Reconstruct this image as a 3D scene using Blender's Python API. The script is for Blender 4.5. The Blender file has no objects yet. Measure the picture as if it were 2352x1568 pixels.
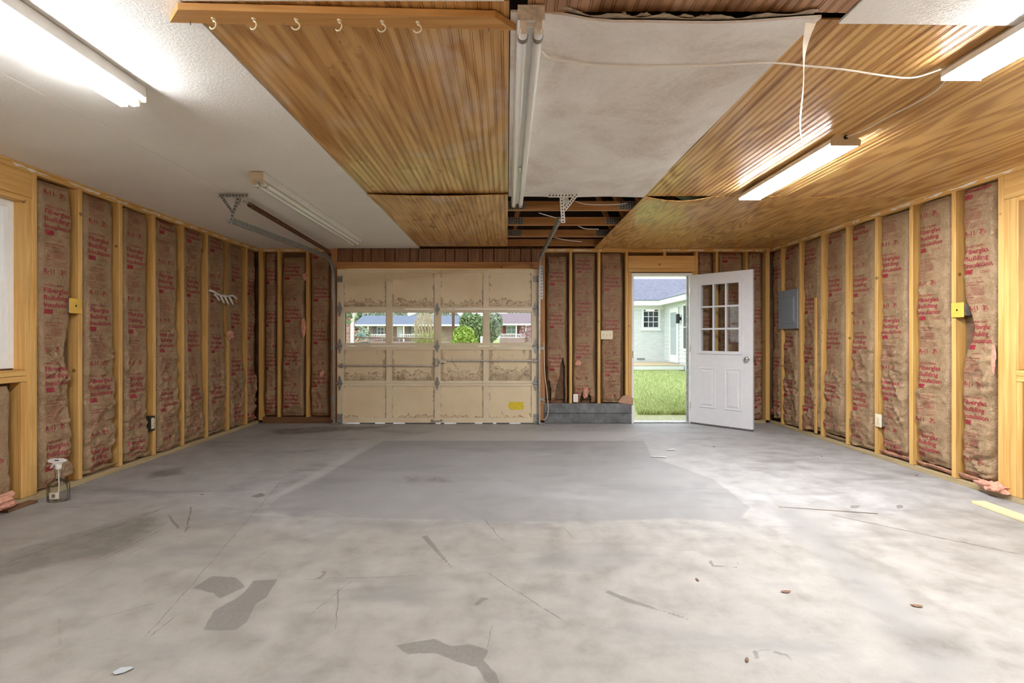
import bpy, bmesh, math, random
import numpy as np
from mathutils import Vector, Matrix

# ------------------------------------------------------------------ camera, sky, exposure
SC = bpy.context.scene
COL = SC.collection
EYE, CEIL, FPX, VX, VY = 1.17, 2.40, 1095.0, 1164.0, 776.0   # eye height, ceiling, focal length in px, vanishing point
XL, XR, YB, YF = -3.41, 3.617, 6.55, -0.85                   # inner stud faces of the four walls
cam_d = bpy.data.cameras.new('camera'); cam = bpy.data.objects.new('camera', cam_d); COL.objects.link(cam)
cam.location = (0, 0, EYE); cam.rotation_euler = (math.pi/2, 0, 0)
cam_d.sensor_width = 36; cam_d.lens = 36*FPX/2352
cam_d.shift_x = (1176-VX)/2352; cam_d.shift_y = -(784-VY)/2352
cam_d.clip_start = 0.05; cam_d.clip_end = 2000
SC.camera = cam
W = bpy.data.worlds.new('world'); SC.world = W; W.use_nodes = True
SKY = 1.06
wn = W.node_tree.nodes; wl = W.node_tree.links
wbg = wn['Background']; wbg.inputs['Strength'].default_value = SKY
wtc = wn.new('ShaderNodeTexCoord'); wno = wn.new('ShaderNodeTexNoise'); wno.inputs['Scale'].default_value = 2.0; wno.inputs['Detail'].default_value = 4
wr = wn.new('ShaderNodeValToRGB'); wr.color_ramp.elements[0].color = (0.80, 0.88, 1.0, 1); wr.color_ramp.elements[1].color = (0.97, 0.99, 1.0, 1)
wl.new(wtc.outputs['Generated'], wno.inputs['Vector']); wl.new(wno.outputs['Fac'], wr.inputs['Fac']); wl.new(wr.outputs['Color'], wbg.inputs['Color'])
LAMP = 66.0                                                  # radiance of the lit tubes and lenses
SC.view_settings.view_transform = 'Standard'; SC.view_settings.look = 'None'
SC.view_settings.exposure = 1.28; SC.view_settings.gamma = 1.0; SC.view_settings.use_curve_mapping = False
SC.cycles.max_bounces = 7; SC.cycles.diffuse_bounces = 5; SC.cycles.glossy_bounces = 3; SC.cycles.transmission_bounces = 4
SC.cycles.transparent_max_bounces = 12; SC.cycles.sample_clamp_indirect = 6.0; SC.cycles.caustics_reflective = False; SC.cycles.caustics_refractive = False
SC.cycles.use_denoising = True; SC.cycles.use_adaptive_sampling = True; SC.cycles.adaptive_threshold = 0.16; SC.cycles.adaptive_min_samples = 16; SC.cycles.use_light_tree = False

rnd = random.Random(7)
PI = math.pi

# ------------------------------------------------------------------ pixel -> point on a known plane of the room
def on_floor(px, py, z=0.0):
    d = FPX*(EYE-z)/(py-VY); return ((px-VX)*d/FPX, d)
def on_ceil(px, py, z=CEIL):
    d = FPX*(z-EYE)/(VY-py); return ((px-VX)*d/FPX, d)
def on_depth(px, py, d):
    return ((px-VX)*d/FPX, d, EYE-(py-VY)*d/FPX)
def on_left(px, py, x=XL):
    d = FPX*x/(px-VX); return (d, EYE-(py-VY)*d/FPX)
on_right = lambda px, py, x=XR: on_left(px, py, x)

# ------------------------------------------------------------------ material helpers
class NT:
    def __init__(s, name):
        s.m = bpy.data.materials.new(name); s.m.use_nodes = True
        s.t = s.m.node_tree; s.b = s.t.nodes['Principled BSDF']; s.out = s.t.nodes['Material Output']
    def n(s, typ, **kw):
        x = s.t.nodes.new('ShaderNode'+typ)
        for k, v in kw.items():
            if k.startswith('_'): setattr(x, k[1:], v)
            else: s.set(x.inputs[int(k[1:]) if k[0] == 'i' and k[1:].isdigit() else k.replace('__', ' ')], v)
        return x
    def set(s, inp, v):
        if hasattr(v, 'is_output') or isinstance(v, bpy.types.NodeSocket): s.t.links.new(v, inp)
        elif isinstance(v, bpy.types.Node): s.t.links.new(v.outputs[0], inp)
        elif isinstance(v, (tuple, list)) and len(v) == 3 and inp.type == 'RGBA': inp.default_value = (*v, 1)
        else: inp.default_value = v
    def math(s, op, a, b=None, c=None, clamp=False):
        x = s.t.nodes.new('ShaderNodeMath'); x.operation = op; x.use_clamp = clamp
        s.set(x.inputs[0], a)
        if b is not None: s.set(x.inputs[1], b)
        if c is not None: s.set(x.inputs[2], c)
        return x.outputs[0]
    def coord(s, kind='Object', scale=(1, 1, 1), loc=(0, 0, 0), rand=0.0):
        tc = s.n('TexCoord')
        mp = s.n('Mapping'); s.set(mp.inputs['Vector'], tc.outputs[kind]); mp.inputs['Scale'].default_value = scale; mp.inputs['Location'].default_value = loc
        if rand:
            oi = s.n('ObjectInfo'); mul = s.math('MULTIPLY', oi.outputs['Random'], rand)
            add = s.n('VectorMath', _operation='ADD'); s.set(add.inputs[0], mp.outputs[0])
            cb = s.n('CombineXYZ', X=mul, Y=mul, Z=mul); s.set(add.inputs[1], cb.outputs[0]); return add.outputs[0]
        return mp.outputs[0]
    def noise(s, vec, scale, detail=3.0, rough=0.5, dist=0.0):
        x = s.n('TexNoise'); s.set(x.inputs['Vector'], vec); x.inputs['Scale'].default_value = scale
        x.inputs['Detail'].default_value = detail; x.inputs['Roughness'].default_value = rough; x.inputs['Distortion'].default_value = dist
        return x.outputs[0]
    def ramp(s, fac, stops):
        x = s.n('ValToRGB'); e = x.color_ramp.elements
        while len(e) < len(stops): e.new(0.5)
        for k, (p, c) in enumerate(stops): e[k].position = p; e[k].color = (*c, 1) if len(c) == 3 else c
        s.set(x.inputs['Fac'], fac); return x.outputs[0]
    def smooth(s, v, lo, hi, a=0.0, b=1.0):
        x = s.n('MapRange', _interpolation_type='SMOOTHSTEP'); s.set(x.inputs['Value'], v)
        for i, q in zip(('From Min', 'From Max', 'To Min', 'To Max'), (lo, hi, a, b)): s.set(x.inputs[i], q)
        return x.outputs[0]
    def mix(s, fac, a, b, blend='MIX'):
        x = s.n('Mix', _data_type='RGBA', _blend_type=blend)
        s.set(x.inputs[0], fac); s.set(x.inputs[6], a); s.set(x.inputs[7], b); return x.outputs[2]
    def bump(s, h, strength=0.3, dist=0.01):
        x = s.n('Bump'); x.inputs['Strength'].default_value = strength; x.inputs['Distance'].default_value = dist
        s.set(x.inputs['Height'], h); s.set(s.b.inputs['Normal'], x.outputs[0])
    def fin(s, color=None, rough=None, metal=None, spec=None, coat=None):
        for k, v in (('Base Color', color), ('Roughness', rough), ('Metallic', metal), ('Specular IOR Level', spec), ('Coat Weight', coat)):
            if v is not None: s.set(s.b.inputs[k], v)
        return s.m

def m_plain(name, col, rough=0.5, metal=0.0, var=0.08, scale=14.0, bump=0.0, coat=None):
    t = NT(name); v = t.coord('Object', rand=7.0); f = t.noise(v, scale, 4, 0.6)
    a = tuple(max(0, c*(1-var)) for c in col); b = tuple(min(1, c*(1+var)) for c in col)
    if bump: t.bump(t.noise(v, scale*4, 3), bump, 0.004)
    return t.fin(t.ramp(f, [(0.3, a), (0.7, b)]), rough, metal, coat=coat)

def m_lumber(name, axis, light, dark):
    t = NT(name); sc = [38.0, 38.0, 38.0]; sc[axis] = 1.6
    v = t.coord('Object', tuple(sc), rand=31.0)
    g = t.noise(v, 1.0, 3, 0.55, 0.6)
    lv = t.coord('Object', (6, 6, 6), rand=17.0)
    k = t.n('TexVoronoi', _feature='F1'); t.set(k.inputs['Vector'], lv); k.inputs['Scale'].default_value = 0.75
    knot = t.smooth(k.outputs['Distance'], 0.09, 0.05)
    big = t.noise(t.coord('Object', (1.2, 1.2, 1.2), rand=9.0), 1.0, 2)
    c = t.ramp(g, [(0.30, dark), (0.62, light)])
    c = t.mix(t.smooth(big, 0.35, 0.7, 0.0, 0.35), c, tuple(q*0.72 for q in light))
    c = t.mix(t.math('MULTIPLY', knot, 0.75), c, (0.13, 0.05, 0.015))
    t.bump(g, 0.15, 0.002)
    return t.fin(c, 0.55)

def m_ply(name, light, dark, freq, sx, sy, gloss=0.34, painted_sheen=0.0):
    t = NT(name); v = t.coord('Object', (sx, sy, 1.0), rand=13.0)
    n0 = t.noise(v, 1.0, 1.5, 0.45, 0.35)
    s = t.math('SINE', t.math('MULTIPLY', n0, freq))
    fine = t.noise(t.coord('Object', (70, 2.2, 1), rand=5.0), 1.0, 4, 0.65, 0.2)
    f = t.math('ADD', t.math('MULTIPLY', s, 0.27), t.math('MULTIPLY', fine, 0.80))
    c = t.ramp(f, [(0.12, light), (0.42, tuple(0.6*a+0.4*b for a, b in zip(light, dark))), (0.66, dark)])
    blot = t.noise(t.coord('Object', (1.7, 1.1, 1), rand=3.0), 1.0, 4, 0.6, 0.5)
    if painted_sheen: c = t.mix(t.smooth(blot, 0.52, 0.72, 0.0, painted_sheen), c, (0.74, 0.66, 0.60))  # whitish varnish sheen painted into the base colour in blotches
    t.bump(fine, 0.08, 0.002); t.b.inputs['Coat Roughness'].default_value = 0.16
    return t.fin(c, t.smooth(blot, 0.3, 0.7, gloss, gloss+0.22), coat=t.smooth(blot, 0.35, 0.65, 0.25, 0.8))

M = {}
PINE_L, PINE_D = (0.74, 0.46, 0.155), (0.55, 0.285, 0.065)
for ax in (0, 1, 2): M['lumber%d' % ax] = m_lumber('pine_lumber_%s' % 'xyz'[ax], ax, PINE_L, PINE_D)
M['cedar0'] = m_lumber('reddish_lumber_x', 0, (0.56, 0.27, 0.10), (0.35, 0.145, 0.045))
M['cedar2'] = m_lumber('reddish_lumber_z', 2, (0.56, 0.27, 0.10), (0.35, 0.145, 0.045))
M['oldplate'] = m_lumber('weathered_plate', 0, (0.52, 0.40, 0.22), (0.34, 0.26, 0.14))
M['oldplate1'] = m_lumber('dark_plate', 0, (0.20, 0.10, 0.045), (0.11, 0.05, 0.02))
M['fresh'] = m_lumber('fresh_board', 0, (0.80, 0.70, 0.42), (0.66, 0.53, 0.26))
M['bead'] = m_ply('beadboard_golden', (0.68, 0.40, 0.145), (0.46, 0.225, 0.062), 34.0, 5.5, 0.60, 0.26, 0.55)
M['ply'] = m_ply('plywood_golden', (0.69, 0.42, 0.15), (0.41, 0.20, 0.055), 46.0, 4.2, 0.62, 0.38)
M['plyfar'] = m_ply('plywood_far', (0.67, 0.40, 0.13), (0.39, 0.19, 0.05), 64.0, 6.0, 0.85, 0.34)
M['beadbrown'] = m_ply('beadboard_brown', (0.46, 0.26, 0.14), (0.30, 0.15, 0.07), 20.0, 5.0, 0.6, 0.32, 0.35)
M['panelling'] = m_ply('brown_panelling', (0.26, 0.125, 0.055), (0.13, 0.055, 0.022), 30.0, 22.0, 1.0, 0.4)
def m_panelling():
    t = NT('brown_wall_panelling'); v = t.coord('Object', (60, 60, 2.5), rand=13.0)
    g = t.noise(v, 1.0, 4, 0.6, 0.6)
    return t.fin(t.ramp(g, [(0.3, (0.11, 0.045, 0.02)), (0.65, (0.27, 0.13, 0.06))]), 0.42)
M['panelling'] = m_panelling()
M['sheath'] = m_plain('brown_sheathing', (0.16, 0.085, 0.04), 0.8, var=0.3, scale=6)
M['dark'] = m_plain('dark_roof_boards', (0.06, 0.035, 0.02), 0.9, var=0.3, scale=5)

def m_paper():
    t = NT('kraft_paper'); v = t.coord('Object', (1, 1, 1), rand=23.0)
    n1 = t.noise(v, 5.0, 5, 0.6, 1.2); n2 = t.noise(v, 24.0, 4, 0.6, 1.5); n3 = t.noise(v, 300.0, 2)
    c = t.ramp(n1, [(0.28, (0.245, 0.152, 0.075)), (0.72, (0.375, 0.250, 0.138))])
    ridge = t.math('ABSOLUTE', t.math('SUBTRACT', n2, 0.5))
    c = t.mix(t.smooth(ridge, 0.05, 0.0, 0.0, 0.35), c, (0.50, 0.37, 0.24))
    t.bump(t.math('ADD', t.math('MULTIPLY', ridge, -2.0), t.math('MULTIPLY', n3, 0.05)), 0.9, 0.009)
    return t.fin(c, t.smooth(n1, 0.3, 0.7, 0.36, 0.55))
M['paper'] = m_paper()
M['ink'] = m_plain('red_print', (0.27, 0.020, 0.032), 0.5, var=0.22, scale=60)
M['inkfaint'] = m_plain('faint_red_print', (0.26, 0.050, 0.042), 0.5, var=0.2, scale=60)
M['pinkwool'] = m_plain('pink_glass_wool', (0.62, 0.31, 0.22), 0.95, var=0.25, scale=40, bump=0.8)

def m_drywall(name, a, b, tex=0.5, rough=0.75):
    t = NT(name); v = t.coord('Object', (1, 1, 1), rand=11.0)
    n1 = t.noise(v, 1.4, 5, 0.6, 0.4); n2 = t.noise(v, 70.0, 5, 0.65, 0.8); big = t.noise(t.coord('Object', (1.0, 2.0, 1), rand=4.0), 0.9, 2)
    c = t.ramp(n1, [(0.3, a), (0.7, b)])
    hh = t.math('MULTIPLY', n2, t.smooth(big, 0.35, 0.6, 0.2, 1.0))
    t.bump(hh, tex, 0.012)
    return t.fin(c, rough)
M['drywall'] = m_drywall('painted_drywall', (0.88, 0.85, 0.80), (0.94, 0.92, 0.88))
def m_fibre():
    t = NT('mottled_board'); v = t.coord('Object', (1, 1, 1), rand=3.0)
    n1 = t.noise(v, 2.2, 6, 0.62, 0.5); n2 = t.noise(v, 45.0, 4, 0.7)
    f = t.math('ADD', t.math('MULTIPLY', n1, 0.8), t.math('MULTIPLY', n2, 0.25))
    c = t.ramp(f, [(0.36, (0.62, 0.55, 0.48)), (0.50, (0.78, 0.73, 0.67)), (0.66, (0.88, 0.85, 0.81))])
    t.bump(n2, 0.1, 0.003); return t.fin(c, 0.8)
M['fibre'] = m_fibre()
M['tornedge'] = m_plain('torn_board_edge', (0.36, 0.29, 0.21), 0.95, var=0.4, scale=30, bump=0.8)
M['mud'] = m_plain('white_joint_compound', (0.80, 0.75, 0.68), 0.8, var=0.15, scale=40)
M['tape'] = m_plain('paper_joint_tape', (0.80, 0.70, 0.55), 0.7, var=0.1)
M['enamel'] = m_plain('white_enamel', (0.82, 0.81, 0.78), 0.32, var=0.04)
M['oldcap'] = m_plain('stained_end_cap', (0.52, 0.44, 0.33), 0.6, var=0.35, scale=30)
M['beigecap'] = m_plain('beige_end_cap', (0.66, 0.57, 0.44), 0.5, var=0.1)
M['tube'] = m_plain('white_tube_glass', (0.86, 0.86, 0.85), 0.12, var=0.02, coat=0.5)
M['tubering'] = m_plain('tube_end_ring', (0.20, 0.18, 0.16), 0.4, var=0.1)
def m_emit(name, col, st):
    t = NT(name); t.set(t.b.inputs['Emission Color'], col); t.b.inputs['Emission Strength'].default_value = st
    v = t.coord('Object'); return t.fin(t.ramp(t.noise(v, 3.0, 2), [(0.3, (0.9, 0.9, 0.9)), (0.7, (0.95, 0.95, 0.95))]), 0.4)
M['lit'] = m_emit('lit_lens', (0.95, 0.975, 1.0), LAMP)
M['littube'] = m_emit('lit_tube', (0.96, 0.98, 1.0), LAMP*0.46)
M['galv'] = m_plain('galvanised_steel', (0.50, 0.52, 0.53), 0.36, 0.85, var=0.2, scale=25)
M['galvdull'] = m_plain('dull_zinc', (0.36, 0.36, 0.34), 0.5, 0.7, var=0.3, scale=30)
M['whitesteel'] = m_plain('pale_perforated_steel', (0.62, 0.60, 0.55), 0.4, 0.3, var=0.12)
M['rust'] = m_plain('rusted_spring_steel', (0.14, 0.06, 0.035), 0.5, 0.4, var=0.4, scale=40)
M['hole'] = m_plain('dark_hole', (0.02, 0.018, 0.015), 0.9, var=0.1)
M['screw'] = m_plain('nail_steel', (0.3, 0.27, 0.24), 0.45, 0.7)
M['hook'] = m_plain('cream_coated_hook', (0.80, 0.72, 0.50), 0.35, var=0.05)
M['cable'] = m_plain('white_cable_sheath', (0.82, 0.76, 0.68), 0.5, var=0.05)
M['yellowbox'] = m_plain('yellow_cover', (0.74, 0.47, 0.08), 0.5, var=0.06)
M['greypaint'] = m_plain('grey_panel_paint', (0.24, 0.28, 0.31), 0.42, var=0.05)
M['ivory'] = m_plain('ivory_plastic', (0.78, 0.70, 0.50), 0.4, var=0.03)
M['whiteplastic'] = m_plain('white_plastic', (0.82, 0.82, 0.80), 0.35, var=0.03)
M['doorwhite'] = m_plain('white_door_paint', (0.68, 0.69, 0.72), 0.42, var=0.03)
M['vinyl'] = m_plain('white_vinyl', (0.84, 0.85, 0.84), 0.35, var=0.02)
M['flash'] = m_plain('dark_sheet_metal', (0.17, 0.185, 0.20), 0.38, 0.55, var=0.35, scale=9)
M['grime'] = m_plain('grey_bottom_seal', (0.12, 0.115, 0.11), 0.8, var=0.3)
M['yellowtape'] = m_plain('yellow_tape', (0.72, 0.56, 0.03), 0.55, var=0.12, scale=30)
M['paperscrap'] = m_plain('white_paper', (0.82, 0.83, 0.84), 0.7, var=0.03)
M['leaf'] = m_plain('dry_leaf', (0.17, 0.085, 0.045), 0.7, var=0.3, scale=60)
M['knob'] = m_plain('satin_nickel', (0.62, 0.61, 0.58), 0.25, 0.9, var=0.05)

def m_glass(name, ior=1.45, tint=(0.96, 0.98, 0.97)):
    t = NT(name); tr = t.n('BsdfTransparent'); t.set(tr.inputs[0], tint)
    gl = t.n('BsdfGlossy'); t.set(gl.inputs['Color'], (1, 1, 1)); gl.inputs['Roughness'].default_value = 0.03
    fr = t.n('Fresnel'); fr.inputs['IOR'].default_value = ior
    dirt = t.noise(t.coord('Object'), 6.0, 4, 0.6)
    ms = t.n('MixShader'); t.set(ms.inputs[0], t.math('MULTIPLY', fr.outputs[0], t.smooth(dirt, 0.2, 0.8, 0.7, 1.0)))
    t.t.links.new(tr.outputs[0], ms.inputs[1]); t.t.links.new(gl.outputs[0], ms.inputs[2]); t.t.links.new(ms.outputs[0], t.out.inputs['Surface'])
    return t.m
M['glass'] = m_glass('window_glass')
M['clearthin'] = m_glass('clear_bottle_plastic', ior=1.33, tint=(0.975, 0.99, 0.985))

def m_garage(name, seed):
    # beige paint with brown water-stain tide lines; object colour: r = foot stains, g = side stains, b = streaks
    t = NT(name); g = t.n('TexCoord'); sep = t.n('SeparateXYZ'); t.set(sep.inputs[0], g.outputs['Generated'])
    oi = t.n('ObjectInfo'); oc = t.n('SeparateColor'); t.set(oc.inputs[0], oi.outputs['Color'])
    v = t.coord('Object', (1, 1, 1), rand=19.0)
    n1 = t.noise(v, 10.0, 6, 0.60, 0.5); n2 = t.noise(t.coord('Object', (9, 1, 6), rand=8.0), 1.0, 6, 0.66, 1.4); n3 = t.noise(v, 3.0, 4, 0.6)
    edge = t.math('ADD', sep.outputs['Z'], t.math('MULTIPLY', t.math('SUBTRACT', n1, 0.5), -0.85))
    reach = t.math('MULTIPLY', oc.outputs[0], 0.30)
    r = t.math('SUBTRACT', reach, edge)                      # >0 inside the stain
    body = t.math('MULTIPLY', t.smooth(r, 0.0, 0.22, 0.0, 1.0), t.smooth(n2, 0.35, 0.65, 0.35, 0.8))
    tide = t.smooth(t.math('ABSOLUTE', t.math('SUBTRACT', r, 0.02)), 0.026, 0.0)
    xs = t.math('MINIMUM', sep.outputs['X'], t.math('SUBTRACT', 1.0, sep.outputs['X']))
    side = t.smooth(t.math('SUBTRACT', t.math('MULTIPLY', oc.outputs[1], 0.12), t.math('ADD', xs, t.math('MULTIPLY', t.math('SUBTRACT', n1, 0.5), 0.35))), 0.0, 0.04)
    strk = t.math('MULTIPLY', t.smooth(n2, 0.56, 0.72), oc.outputs[2])
    s = t.math('MAXIMUM', t.math('MAXIMUM', body, tide), t.math('MAXIMUM', t.math('MULTIPLY', side, 0.5), t.math('MULTIPLY', strk, 0.75)))
    base = t.ramp(n3, [(0.3, (0.72, 0.60, 0.40)), (0.7, (0.80, 0.69, 0.48))])
    c = t.mix(t.math('MULTIPLY', s, 0.95, clamp=True), base, (0.16, 0.09, 0.045))
    return t.fin(c, 0.6)
M['gpanel'] = m_garage('garage_panel_paint', 1)
def m_gframe():
    t = NT('garage_frame_paint'); v = t.coord('Object', (1, 1, 1), rand=9.0)
    n1 = t.noise(v, 2.5, 4); n2 = t.noise(v, 24.0, 5, 0.65, 0.6)
    c = t.ramp(n1, [(0.3, (0.70, 0.60, 0.43)), (0.7, (0.80, 0.71, 0.53))])
    c = t.mix(t.smooth(n2, 0.58, 0.78, 0.0, 0.5), c, (0.24, 0.16, 0.09)); return t.fin(c, 0.55)
M['gframe'] = m_gframe()

# ------------------------------------------------------------------ mesh helpers
def link(o, parent=None):
    COL.objects.link(o)
    if parent is not None: o.parent = parent
    return o
def mk(name, verts, faces, mat, parent=None, loc=(0, 0, 0), smooth=False, rot=(0, 0, 0)):
    me = bpy.data.meshes.new(name); me.from_pydata([tuple(map(float, v)) for v in verts], [], [tuple(f) for f in faces]); me.validate()
    me.materials.append(M[mat] if isinstance(mat, str) else mat)
    if smooth: me.polygons.foreach_set('use_smooth', [True]*len(me.polygons))
    me.update(); o = bpy.data.objects.new(name, me); o.location = loc; o.rotation_euler = rot
    return link(o, parent)
def same(o, name, parent=None, loc=(0, 0, 0), rot=(0, 0, 0)):
    c = bpy.data.objects.new(name, o.data); c.location = loc; c.rotation_euler = rot; c.color = o.color
    return link(c, parent)
def empty(name, loc=(0, 0, 0), rz=0.0, parent=None):
    o = bpy.data.objects.new(name, None); o.location = loc; o.rotation_euler = (0, 0, rz); o.empty_display_size = 0.1
    return link(o, parent)
def tag(o, label, cat, group=None, kind=None):
    o['label'] = label; o['category'] = cat
    if group: o['group'] = group
    if kind: o['kind'] = kind
    return o
class G:
    """collects shapes that make up ONE part"""
    def __init__(s): s.v = []; s.f = []
    def add(s, v, f):
        b = len(s.v); s.v += [tuple(p) for p in v]; s.f += [tuple(i+b for i in q) for q in f]; return s
    def box(s, x0, x1, y0, y1, z0, z1, c=0.0, mt=None):
        if c > 0:
            bm = bmesh.new(); bmesh.ops.create_cube(bm, size=1)
            for v in bm.verts: v.co = ((x0+x1)/2+v.co.x*(x1-x0), (y0+y1)/2+v.co.y*(y1-y0), (z0+z1)/2+v.co.z*(z1-z0))
            bmesh.ops.bevel(bm, geom=bm.edges[:], offset=c, segments=1, affect='EDGES')
            bm.verts.index_update(); v = [tuple(p.co) for p in bm.verts]; f = [[p.index for p in q.verts] for q in bm.faces]; bm.free()
        else:
            v = [(x, y, z) for z in (z0, z1) for y in (y0, y1) for x in (x0, x1)]
            f = [(0, 2, 3, 1), (4, 5, 7, 6), (0, 1, 5, 4), (2, 6, 7, 3), (0, 4, 6, 2), (1, 3, 7, 5)]
        if mt is not None: v = [tuple(mt @ Vector(p)) for p in v]
        return s.add(v, f)
    def tube(s, pts, r, n=8, cap=True):
        pts = [Vector(p) for p in pts]; V = []; F = []; up = None
        for i, p in enumerate(pts):
            t = (pts[min(i+1, len(pts)-1)]-pts[max(i-1, 0)]).normalized()
            if up is None:
                up = Vector((0, 0, 1)) if abs(t.z) < 0.9 else Vector((1, 0, 0))
            a = t.cross(up).normalized(); up = a.cross(t).normalized()
            rr = r[i] if isinstance(r, (list, tuple)) else r
            V += [p+rr*(math.cos(2*PI*k/n)*a+math.sin(2*PI*k/n)*up) for k in range(n)]
        for i in range(len(pts)-1):
            for k in range(n): F.append((i*n+k, i*n+(k+1) % n, (i+1)*n+(k+1) % n, (i+1)*n+k))
        if cap: F += [tuple(range(n))[::-1], tuple((len(pts)-1)*n+k for k in range(n))]
        return s.add(V, F)
    def lathe(s, prof, n=20, c=(0, 0, 0), sx=1.0, sy=1.0):
        V = [(c[0]+r*sx*math.cos(2*PI*k/n), c[1]+r*sy*math.sin(2*PI*k/n), c[2]+z) for r, z in prof for k in range(n)]
        F = [(i*n+k, i*n+(k+1) % n, (i+1)*n+(k+1) % n, (i+1)*n+k) for i in range(len(prof)-1) for k in range(n)]
        F += [tuple(range(n))[::-1], tuple((len(prof)-1)*n+k for k in range(n))]
        return s.add(V, F)
    def prism(s, poly, a, b, plane='xz'):
        n = len(poly); q = {'xz': lambda u, v, w: (u, w, v), 'xy': lambda u, v, w: (u, v, w), 'yz': lambda u, v, w: (w, u, v)}[plane]
        V = [q(u, v, a) for u, v in poly]+[q(u, v, b) for u, v in poly]
        F = [tuple(range(n)), tuple(range(n, 2*n))[::-1]]+[(i, i+n, (i+1) % n+n, (i+1) % n) for i in range(n)]
        return s.add(V, F)
    def ring(s, x0, x1, z0, z1, ix0, ix1, iz0, iz1, y0, y1):
        s.box(x0, x1, y0, y1, z0, iz0); s.box(x0, x1, y0, y1, iz1, z1); s.box(x0, ix0, y0, y1, iz0, iz1); s.box(ix1, x1, y0, y1, iz0, iz1); return s
    def sweep(s, prof, path, closed=True):
        # profile (a, b): a along X, b along the in-plane normal; path points (x, y, z) with x constant
        V = []; n = len(prof); P = [Vector(p) for p in path]
        for i, p in enumerate(P):
            t = (P[min(i+1, len(P)-1)]-P[max(i-1, 0)]).normalized(); nn = Vector((1, 0, 0)).cross(t).normalized()
            V += [p+a*Vector((1, 0, 0))+b*nn for a, b in prof]
        F = [(i*n+k, i*n+(k+1) % n, (i+1)*n+(k+1) % n, (i+1)*n+k) for i in range(len(P)-1) for k in range(n)]
        F += [tuple(range(n))[::-1], tuple((len(P)-1)*n+k for k in range(n))]
        return s.add(V, F)
    def mk(s, name, mat, parent=None, loc=(0, 0, 0), smooth=False, rot=(0, 0, 0)):
        o = mk(name, s.v, s.f, mat, parent, loc, smooth, rot)
        bm = bmesh.new(); bm.from_mesh(o.data); bmesh.ops.recalc_face_normals(bm, faces=bm.faces); bm.to_mesh(o.data); bm.free()
        if smooth == 'auto':
            o.data.polygons.foreach_set('use_smooth', [True]*len(o.data.polygons)); o.data.set_sharp_from_angle(angle=0.7)
        return o

# numpy value noise
def vnoise(u, v, seed):
    iu = np.floor(u).astype(np.int64); iv = np.floor(v).astype(np.int64); fu = u-iu; fv = v-iv
    fu = fu*fu*fu*(fu*(fu*6-15)+10); fv = fv*fv*fv*(fv*(fv*6-15)+10)
    def h(a, b):
        x = (a*374761393+b*668265263+seed*974711) & 0x7fffffff
        x = ((x ^ (x >> 13))*1274126177) & 0x7fffffff
        return ((x ^ (x >> 16)) & 0xffff)/65535.0
    return (h(iu, iv)*(1-fu)+h(iu+1, iv)*fu)*(1-fv)+(h(iu, iv+1)*(1-fu)+h(iu+1, iv+1)*fu)*fv
def fbm(u, v, seed, o=3):
    r = 0; a = 0.5
    for k in range(o): r = r+a*vnoise(u*2**k, v*2**k, seed+k*17); a *= 0.5
    return r/(1-0.5**o)
def sst(x, a, b):
    t = np.clip((x-a)/(b-a), 0, 1); return t*t*(3-2*t)
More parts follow.
